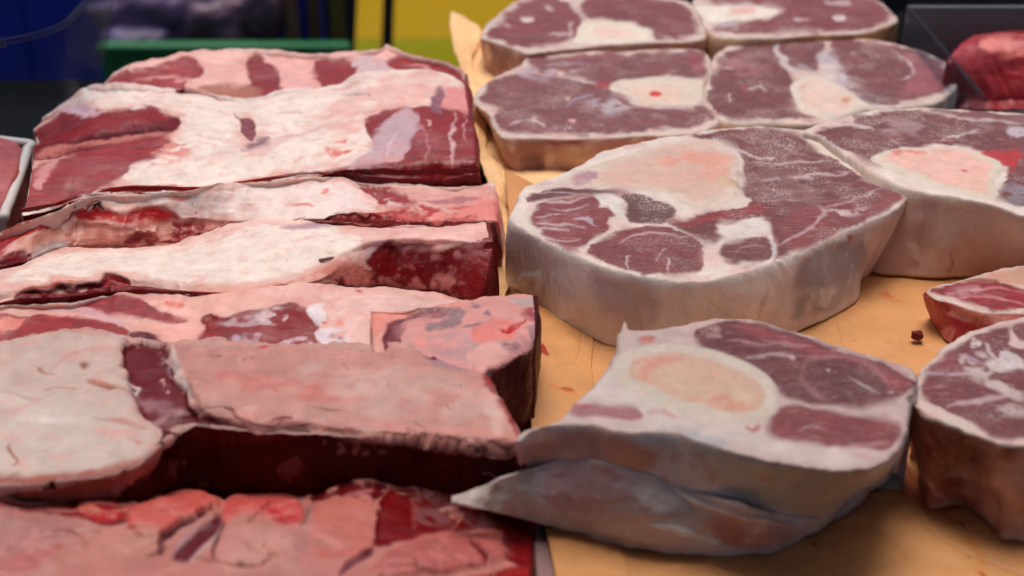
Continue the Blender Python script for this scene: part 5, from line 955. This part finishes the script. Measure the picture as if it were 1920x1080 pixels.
# loose skin in front of the front slice
YF = .3345
up_px = [(847, 932), (900, 912), (953, 895), (1005, 877), (1076, 858), (1171, 876), (1265, 909), (1312, 928), (1400, 950), (1480, 968), (1532, 978)]
up_y = [.3256, .333, .3385, .3415, .343, .341, .3375, .3365, .335, .336, .338]
lo_px = [(849, 940), (890, 950), (934, 962), (1020, 986), (1123, 1013), (1242, 1033), (1312, 1040), (1430, 1042), (1459, 1033), (1493, 1012), (1530, 988)]
lo_z = [.0302, .0265, .0195, .0085, .0032, .0025, .002, .002, .002, .002, .003]
top_ = at([972, 1005, 1048, 1105, 1171, 1232, 1280, 1351, 1422, 1493, 1563], [824, 801, 792, 795, 810, 812, 818, 840, 859, 873, 880], .042)
U = aty([p[0] for p in up_px], [p[1] for p in up_px], up_y); wall_y = np.interp(U[:, 0], top_[:, 0], top_[:, 1])
up_y = np.where(np.arange(11) < 2, up_y, np.where(np.arange(11) > 8, up_y, wall_y - .0004)); U = aty([p[0] for p in up_px], [p[1] for p in up_px], up_y)
Lo = at([p[0] for p in lo_px], [p[1] for p in lo_px], lo_z)
Md = (U + Lo) / 2; Md[3:-1, 1] -= .003; Md[3:-1, 2] += .001
sheet("loose_skin", [U, Md, Lo], 300, [44, 40], SKIN, FRONT, (190, 174, 172),
      [L([(850, 935), (950, 895), (1000, 880), (1000, 975), (930, 962)], (184, 172, 162), e=30, a=.8), L([(915, 915), (940, 905), (930, 940), (925, 955)], (150, 130, 112), e=14, w=None, a=.6),
       L([(1030, 880), (1150, 880), (1180, 930), (1100, 965), (1040, 960)], (186, 150, 150), e=26, br=(.012, -.3)), L([(1180, 880), (1270, 915), (1300, 960), (1200, 960)], (176, 156, 156), e=30, br=(.012, -.3)),
       L([(1130, 985), (1250, 1000), (1330, 1020), (1300, 1035), (1150, 1015)], (198, 190, 186), e=16, br=(.012, -.3)), L([(1215, 980), (1290, 1000), (1350, 1020)], (216, 214, 212), w=10, e=8, h=.6),
       L([(1265, 912), (1300, 935), (1312, 940), (1380, 965), (1480, 985)], (210, 200, 190), w=9, e=7, h=.9), L([(1340, 970), (1480, 985), (1480, 1010), (1400, 1030), (1340, 1010)], (164, 112, 106), e=26, br=(.012, -.35)), L([(1100, 1000), (1160, 1012), (1240, 1030)], (206, 160, 136), w=8, e=7, a=.6)],
      seed=160, thick=.0011, amp=.0012)
a_ = aty([1540, 1575, 1610, 1632], [962, 945, 918, 880], [.352, .354, .356, .357]); b_ = at([1527, 1575, 1610, 1631], [988, 972, 952, 930], [.002] * 4)
sheet("loose_skin", [a_, (a_ + b_) / 2 + np.array([.001, -.001, 0]), b_], 60, [10, 14], SKIN, FRONT, (150, 132, 134), [], seed=163, thick=.0014, amp=.0008)

shank("near right shank slice with streaked dark red face over brown side", GS,
  [(1719, 712), (1733, 687), (1776, 646), (1823, 622), (1885, 601), (1930, 591), (2000, 588), (2080, 620), (2120, 700), (2080, 780), (2000, 825), (1920, 831), (1870, 827), (1814, 806), (1762, 783), (1733, 772), (1716, 750)], .037,
  [mu([(1728, 735), (1742, 697), (1790, 650), (1840, 626), (1893, 613), (1890, 628), (1905, 650), (1985, 660), (2070, 700), (2060, 770), (1985, 812), (1920, 822), (1870, 818), (1822, 796), (1765, 768), (1735, 752)], (110, 42, 48), f=.35), mu([(1898, 612), (1940, 600), (2010, 605), (2070, 640), (2060, 680), (1985, 655), (1912, 640)], (122, 58, 62), f=.3),
   L([(1800, 670), (1850, 660), (1900, 690), (1930, 720), (1920, 760), (1860, 730), (1820, 705)], (196, 176, 172), e=16, br=(.006, .0), m=.4, f=.8), L([(1820, 636), (1836, 640), (1838, 650), (1822, 652)], (226, 210, 208), e=5, br=(.003, -.4)),
   seam([(1738, 700), (1770, 704), (1810, 702), (1850, 705)], 6, (186, 160, 176)), seam([(1775, 762), (1810, 754), (1850, 750), (1920, 745)], 9, (196, 170, 176), e=7), seam([(1800, 664), (1830, 680), (1850, 684)], 5, (176, 150, 170)), seam([(1845, 640), (1865, 670), (1900, 700)], 6),
   L([(1880, 660), (1905, 665), (1925, 690), (1900, 695), (1880, 685)], (206, 192, 194), e=8, br=(.006, -.4)), L([(1860, 775), (1900, 760), (1930, 780)], (190, 170, 170), e=8, br=(.003, 0), m=.5), L([(1745, 690), (1790, 660), (1780, 700)], (140, 60, 70), e=14, m=1, a=.7)],
  bot={12: (1860, 985), 13: (1806, 948), 14: (1750, 952), 15: (1730, 935), 16: (1722, 900), 0: (1722, 830)},
  side=[L([(1700, 760), (1930, 840), (1930, 1010), (1700, 960)], (150, 84, 66), e=20, br=(.02, -.6)), L([(1720, 800), (1760, 810), (1750, 870), (1725, 860)], (130, 48, 40), e=14, br=(.008, -.2)), L([(1760, 820), (1830, 840), (1810, 920), (1760, 900)], (120, 60, 40), e=18, br=(.010, -.1)), L([(1720, 880), (1760, 930), (1830, 960), (1930, 1010), (1800, 960)], (196, 150, 140), e=12, br=(.008, 0)), L([(1718, 745), (1735, 785), (1765, 792), (1800, 805)], (196, 160, 150), w=9, e=8, h=.6)],
  seed=171, skinc=(200, 150, 134), bulge=.0012, wr=.0012)

MEATM = {"fat_rim": FRESH, "skin": FRESH, "muscle": FRESH, "tendon": FRESH}
shank("small raw meat offcut with red front, between the two right shank slices", GS,
  [(1736, 543), (1769, 532), (1827, 517), (1880, 502), (1930, 497), (1990, 505), (2020, 540), (1990, 570), (1920, 584), (1844, 583), (1791, 567), (1756, 559)], .0165,
  [mu([(1745, 545), (1775, 534), (1830, 522), (1880, 528), (1925, 540), (1990, 550), (1960, 572), (1900, 578), (1848, 578), (1795, 562), (1760, 555)], (150, 46, 54), f=0, h=0), L([(1800, 528), (1880, 506), (1940, 502), (1990, 520), (1930, 530), (1850, 526)], (206, 160, 140), e=8),
   L([(1775, 552), (1800, 542), (1845, 541), (1820, 552), (1790, 556)], (206, 160, 164), e=6, br=(.006, -.4), m=.2), seam([(1800, 560), (1830, 555), (1870, 558), (1925, 572)], 5, (206, 140, 144)), seam([(1820, 548), (1860, 540), (1920, 545)], 4, (200, 130, 136))],
  bot={0: (1746, 592), 11: (1757, 612), 10: (1773, 642), 9: (1810, 650), 8: (1900, 660)},
  side=[L([(1740, 545), (1760, 560), (1800, 572), (1920, 590), (1920, 640), (1770, 650)], (172, 62, 62), e=10), L([(1775, 580), (1830, 582), (1900, 595), (1860, 612), (1790, 600)], (206, 140, 130), e=9, br=(.006, -.3)), L([(1765, 620), (1790, 615), (1785, 640), (1772, 642)], (206, 120, 112), e=6), L([(1795, 605), (1850, 608), (1840, 625), (1800, 622)], (150, 24, 30), e=8)],
  seed=181, skinc=(180, 76, 74), wr=.0014, name="meat_offcut", cat="meat piece", mats=MEATM, bulge=.0005)
# ------------------------------------------------------------------ behind the counter: crates and packs, out of focus
def wx(p, py, Y): return float(aty(p, py, Y)[0])
def wz(py, Y): return float(aty(960, py, Y)[2])
def crate(name, label, cat, x0, x1, Y, d, z0, z1, mat, rim, ribs=0, group=None, wall=.006, rimh=.02):
    t = thing(name, label, cat, ((x0 + x1) / 2, Y + d / 2, z0), group); l = t.location
    boxes("side_panel", [(x0, x1, Y, Y + wall, z0, z1)], mat, t, .002, l); boxes("side_panel", [(x0, x1, Y + d - wall, Y + d, z0, z1)], mat, t, .002, l)
    boxes("side_panel", [(x0, x0 + wall, Y + wall, Y + d - wall, z0, z1)], mat, t, .002, l); boxes("side_panel", [(x1 - wall, x1, Y + wall, Y + d - wall, z0, z1)], mat, t, .002, l)
    boxes("base_panel", [(x0 + wall, x1 - wall, Y + wall, Y + d - wall, z0, z0 + wall)], mat, t, 0, l)
    r = rimh
    boxes("rim", [(x0 - .004, x1 + .004, Y - .005, Y - .0002, z1 - r, z1 + .001)], rim, t, .002, l)
    for k in range(ribs):
        x = x0 + (k + 1) * (x1 - x0) / (ribs + 1); boxes("rib", [(x - .004, x + .004, Y - .004, Y - .0002, z0 + .02, z1 - r - .002)], mat, t, .001, l)
    return t
blue = simple("blue_plastic", (14, 48, 170), .4, .15, 14); green = simple("green_plastic", (24, 108, 62), .4, .12, 20)
yel = simple("yellow_plastic", (190, 152, 6), .6, .1, 12, .1); olive = simple("olive_reflection", (150, 146, 6), .6, .1, 12, .1)
brown = simple("brown_card", (150,110,96), .6, .2, 20); blackp = simple("black_plastic", (14, 14, 17), .35, .2, 30)
YB = 1.70
crate("plastic_crate", "deep blue plastic crate at the upper left behind the beef, out of focus", "crate", wx(-140, 60, YB + .1), wx(585, 60, YB + .1), YB + .1, .12, -.88, wz(-60, YB + .1), blue, blue, 3)
gt = thing("green_panel", "low green plastic panel standing behind the farthest beef strip", "panel", (wx(430, 100, YB), YB - .04, -.88))
boxes("face", [(wx(205, 100, YB), wx(664, 100, YB), YB - .04, YB - .02, -.88, wz(84, YB - .04))], green, gt, .006, gt.location)
boxes("top_rail", [(wx(203, 100, YB), wx(666, 100, YB), YB - .05, YB - .0402, wz(100, YB - .05), wz(86, YB - .05))], green, gt, .004, gt.location)
def board(label, pa, pb):
    """yellow board leaning back on the low shelf"""
    y0, y1, zz0, zz1 = 1.5, 2.0, -.42, .02  # tilted back so that light from above brightens the face
    t = thing("display_board", label, "board", (0, 0, 0), "yellow boards leaning behind the beef")
    xa, xb = wx(pa, 50, 1.68), wx(pb, 50, 1.68); th = .008
    def slab(name, u0, u1, off, mat):
        P = [np.array([x, y0 + u * (y1 - y0), zz0 + u * (zz1 - zz0)]) for u in (u0, u1) for x in (xa + off * .4, xb - off * .4)]
        nrm = np.array([0, -(zz1 - zz0), (y1 - y0)]); nrm /= np.linalg.norm(nrm)
        V = np.array([p + nrm * (off) for p in P] + [p - nrm * (th if off == 0 else -off + .0006) for p in P])
        F = np.array([[0, 1, 3, 2], [5, 4, 6, 7], [0, 4, 5, 1], [2, 3, 7, 6], [0, 2, 6, 4], [1, 5, 7, 3]]); return link_mesh(name, V, [F], mat, t, smooth=False)
    slab("face", 0, 1, 0, yel)
    r0 = ray(960, 74); nn = (y0 * (zz1 - zz0) - zz0 * (y1 - y0)); k = (nn + CAMH * (y1 - y0)) / (r0[1] * (zz1 - zz0) - r0[2] * (y1 - y0)); u = (r0[1] * k - y0) / (y1 - y0)
    slab("lower_band", .02, float(u), .003, olive)  # reflection on the lower board made as an olive slab
board("narrow yellow board behind the farthest beef strip, left of a dark gap", 668, 716)
board("wide yellow board behind the upright paper edge, olive along its lower side", 738, 1010)
# dark back board
bb = boxes("back_board", [(-1.6, 1.6, 3.0, 3.03, -.9, .6)], simple("back_board_black", (20, 18, 22), .6, .2, 8), None, .003); tag(bb, "dark board closing the stall behind the coloured crates", "board")
# mauve packs lying in the green tray
mauve = mk_cut("wrapped_meat")
def pack(cx, cy, rx, ry, label, c, seed, Y):
    p = aty(cx, cy, Y); sx, sz = rx / FPX * Y * 1.1, ry / FPX * Y * 1.1; n = 30
    th = np.linspace(0, math.pi, n)[:, None]; ph = np.linspace(0, 2 * math.pi, 2 * n, endpoint=False)[None]
    d = np.stack([np.sin(th) * np.cos(ph), np.sin(th) * np.sin(ph), np.cos(th) + 0 * ph], -1); d = np.sign(d) * np.abs(d) ** .8
    V = d.reshape(-1, 3) * np.array([sx, .03, sz]); V = V * (1 + .22 * noise(V, .03, 3, seed))[:, None]
    col = lin(c) * (1 + .35 * noise(V, .02, 3, seed + 1))[:, None]
    o = link_mesh("meat_pack", V, [grid_faces(n, 2 * n, True)[:, ::-1]], mauve, None, {"Col": np.clip(col, 0, 1), "mus": np.full(len(V), .3), "frost": np.full(len(V), .2)})
    o.location = p; tag(o, label, "meat pack", "wrapped meat packs in front of the blue crate")
pack(300, 36, 110, 62, "large mauve wrapped meat pack leaning on the blue crate, highest of the packs", (86, 64, 108), 301, YB + .06)
pack(262, 78, 62, 30, "lower left mauve wrapped meat pack, lying on the green tray", (70, 58, 104), 302, YB + .035)
pack(415, 40, 70, 46, "pinkish mauve wrapped meat pack right of the largest pack", (98, 70, 96), 303, YB + .06)
pack(495, 12, 34, 60, "narrow brownish mauve wrapped meat pack beside the brown bottles", (90, 62, 84), 304, YB + .05)
# brown bottles
for k, (p, wd, lb, cc) in enumerate([(545, 26, "left of the three brown bottles behind the beef, beside the mauve packs", (120, 88, 78)), (590, 20, "middle one of the three brown bottles behind the beef", (92, 66, 48)), (634, 22, "brown bottle nearest the narrow yellow crate", (108, 92, 40))]):
    Y = YB + .05; xc = wx(p, 40, Y); r = wd / FPX * Y * .62
    prof = [(0, -.85), (r, -.85), (r * 1.02, -.6), (r, -.30), (r * .96, -.20), (r * .5, -.05), (r * .42, -.01), (r * .46, 0), (0, 0)]
    n = 20; V = np.array([[a * math.cos(x), a * math.sin(x), z] for a, z in prof for x in np.linspace(0, 2 * math.pi, n, endpoint=False)])
    z0 = wz(-30, Y) - 0.0
    V[:, 2] += z0 * 0 + .02
    o = link_mesh("bottle", V, [grid_faces(len(prof), n, True)], simple("brown_glass_%s" % "abc"[k], cc, .3, .2, 30), None); o.location = (xc, Y, 0); tag(o, lb, "bottle", "brown bottles behind the beef")

# clear tub at the upper left
CL = clear("clear_plastic", (.80, .85, .9), .02); CLR = clear("clear_plastic_rim", (.8, .85, .9), .07)
def rrect(x0, x1, y0, y1, r, z, n=10):
    P = []
    for (cx, cy, a0) in ((x1 - r, y1 - r, 0), (x0 + r, y1 - r, 90), (x0 + r, y0 + r, 180), (x1 - r, y0 + r, 270)):
        for a in np.linspace(a0, a0 + 90, n): P.append((cx + r * math.cos(math.radians(a)), cy + r * math.sin(math.radians(a)), z))
    return np.array(P)
def tub(name, label, x0, x1, y0, y1, z0, z1, r, taper, parent_mat=CL):
    t = thing(name, label, "tub", ((x0 + x1) / 2, (y0 + y1) / 2, z0)); loc = np.array(t.location)
    rows = [rrect(x0 + taper + .012, x1 - taper - .012, y0 + taper + .012, y1 - taper - .012, r * .6, z0 + .001)]
    for k, (f, zz) in enumerate([(1.0, .004), (.75, .014), (.4, .5 * (z1 - z0)), (.05, z1 - z0 - .004), (0, z1 - z0)]):
        rows.append(rrect(x0 + taper * f, x1 - taper * f, y0 + taper * f, y1 - taper * f, r, z0 + zz))
    G = np.array(rows); nv, nu = G.shape[:2]
    V = np.vstack([G.reshape(-1, 3), [G[0].mean(0)]]); F = grid_faces(nv, nu, True); i = np.arange(nu)
    F2 = np.stack([i, np.roll(i, -1), np.full(nu, nv * nu)], 1)[:, ::-1]
    link_mesh("wall", V - loc, [F, F2], parent_mat, t)
    tube("rim", rows[-1], .0016, CLR, t, loc, True, 8, 140)
    return t
x1 = float(at(130, 20, .072)[0]); y1 = .80
tt = tub("clear_tub", "empty clear plastic tub with rounded corners at the upper left corner", x1 - .30, x1 + .004, .60, .755, 0.0, .072, .035, .018)
# clear tub with red meat at the upper right
p0 = at(1699, 8, .036); X0 = float(p0[0]); Y0 = float(p0[1])
tt = thing("clear_tub", "clear plastic tub holding red meat at the upper right", "tub", (X0 + .12, .70, 0))
boxes("side_panel", [(X0, X0 + .0016, .63, Y0, .0, .036)], CL, tt, .0004, tt.location)
boxes("base_panel", [(X0 + .002, X0 + .25, .635, Y0 - .002, .0015, .004)], simple("grey_base", (44, 44, 48), .5, .15, 40), tt, .001, tt.location)
boxes("back_panel", [(X0 + .002, X0 + .235, Y0 + .002, Y0 + .005, .0, .034)], simple("smoky_plastic", (128, 128, 132), .45, .12, 40), tt, .001, tt.location)
tube("rim", [(X0, .632, .036), (X0, .70, .0362), (X0, Y0 - .004, .036)], .0009, CLR, tt, np.array(tt.location)); tube("rim", [(X0 + .003, Y0 + .003, .0355), (X0 + .1, Y0 + .003, .0357), (X0 + .23, Y0 + .003, .0355)], .0009, CLR, tt, np.array(tt.location))
strip("coarse red meat block in the clear tub at the right edge", None,
  [[(1784, 104), (1826, 74), (1870, 63), (1930, 60), (2040, 64)], [(1780, 124), (1830, 104), (1900, 96), (2040, 96)], [(1800, 176), (1850, 176), (1920, 172), (2040, 172)]], [.030, .028, .011],
  [L([(1835, 80), (1880, 68), (1940, 66), (1940, 92), (1900, 100), (1850, 96)], (222, 130, 124), e=12, m=.2, br=(.012, -.5)), L([(1880, 110), (1940, 100), (1940, 115)], (216, 110, 104), w=14, e=9, m=.3), L([(1780, 160), (1850, 130), (1920, 125)], (120, 20, 26), w=24, e=16, m=1, a=.7)],
  seed=401, nu=200, ntop=60, base=(166, 40, 46), front=(156, 36, 42), base_m=1, basename="lean_meat", name="beef_block", cat="beef block", amp=1.3, zb=.005, lean=.008)
# foam tray with meat at the left edge
foam = simple("white_foam", (204, 198, 196), .6, .05, 60)
t = thing("foam_tray", "white foam tray corner with pink meat at the left edge, beside the large beef block", "tray", tuple(at(-60, 360, 0))); l = np.array(t.location)
ro = at([-200, 40, 50, 46, 12, -10, -200], [258, 268, 282, 300, 392, 408, 412], [.018] * 7)
tube("rim", ro, .0022, foam, t, l, True, 10, 120)
lo_ = ro.copy(); lo_[:, 2] = .003; cx = ro.mean(0); lo_[:, :2] = cx[:2] + (ro[:, :2] - cx[:2]) * .9
R1, R0 = crom(ro, 80, True), crom(lo_, 80, True); V = np.vstack([R1, R0, [R0.mean(0)]]) - l; i = np.arange(80); j = np.roll(i, -1)
link_mesh("wall", V, [np.stack([i, j, j + 80, i + 80], 1), ], foam, t); link_mesh("base", V, [np.stack([i + 80, j + 80, np.full(80, 160)], 1)], foam, t)
strip("pink raw meat slab lying in the white foam tray at the left edge", None,
  [[(-160, 262), (-60, 264), (20, 268), (36, 282)], [(-160, 320), (0, 320), (28, 320)], [(-160, 396), (-20, 394), (2, 388)]], [.019, .021, .019],
  [], seed=411, nu=140, ntop=70, base=(176, 88, 88), front=(150, 50, 54), base_m=.8, basename="lean_meat", name="meat_slab", cat="meat slab", zb=.004)
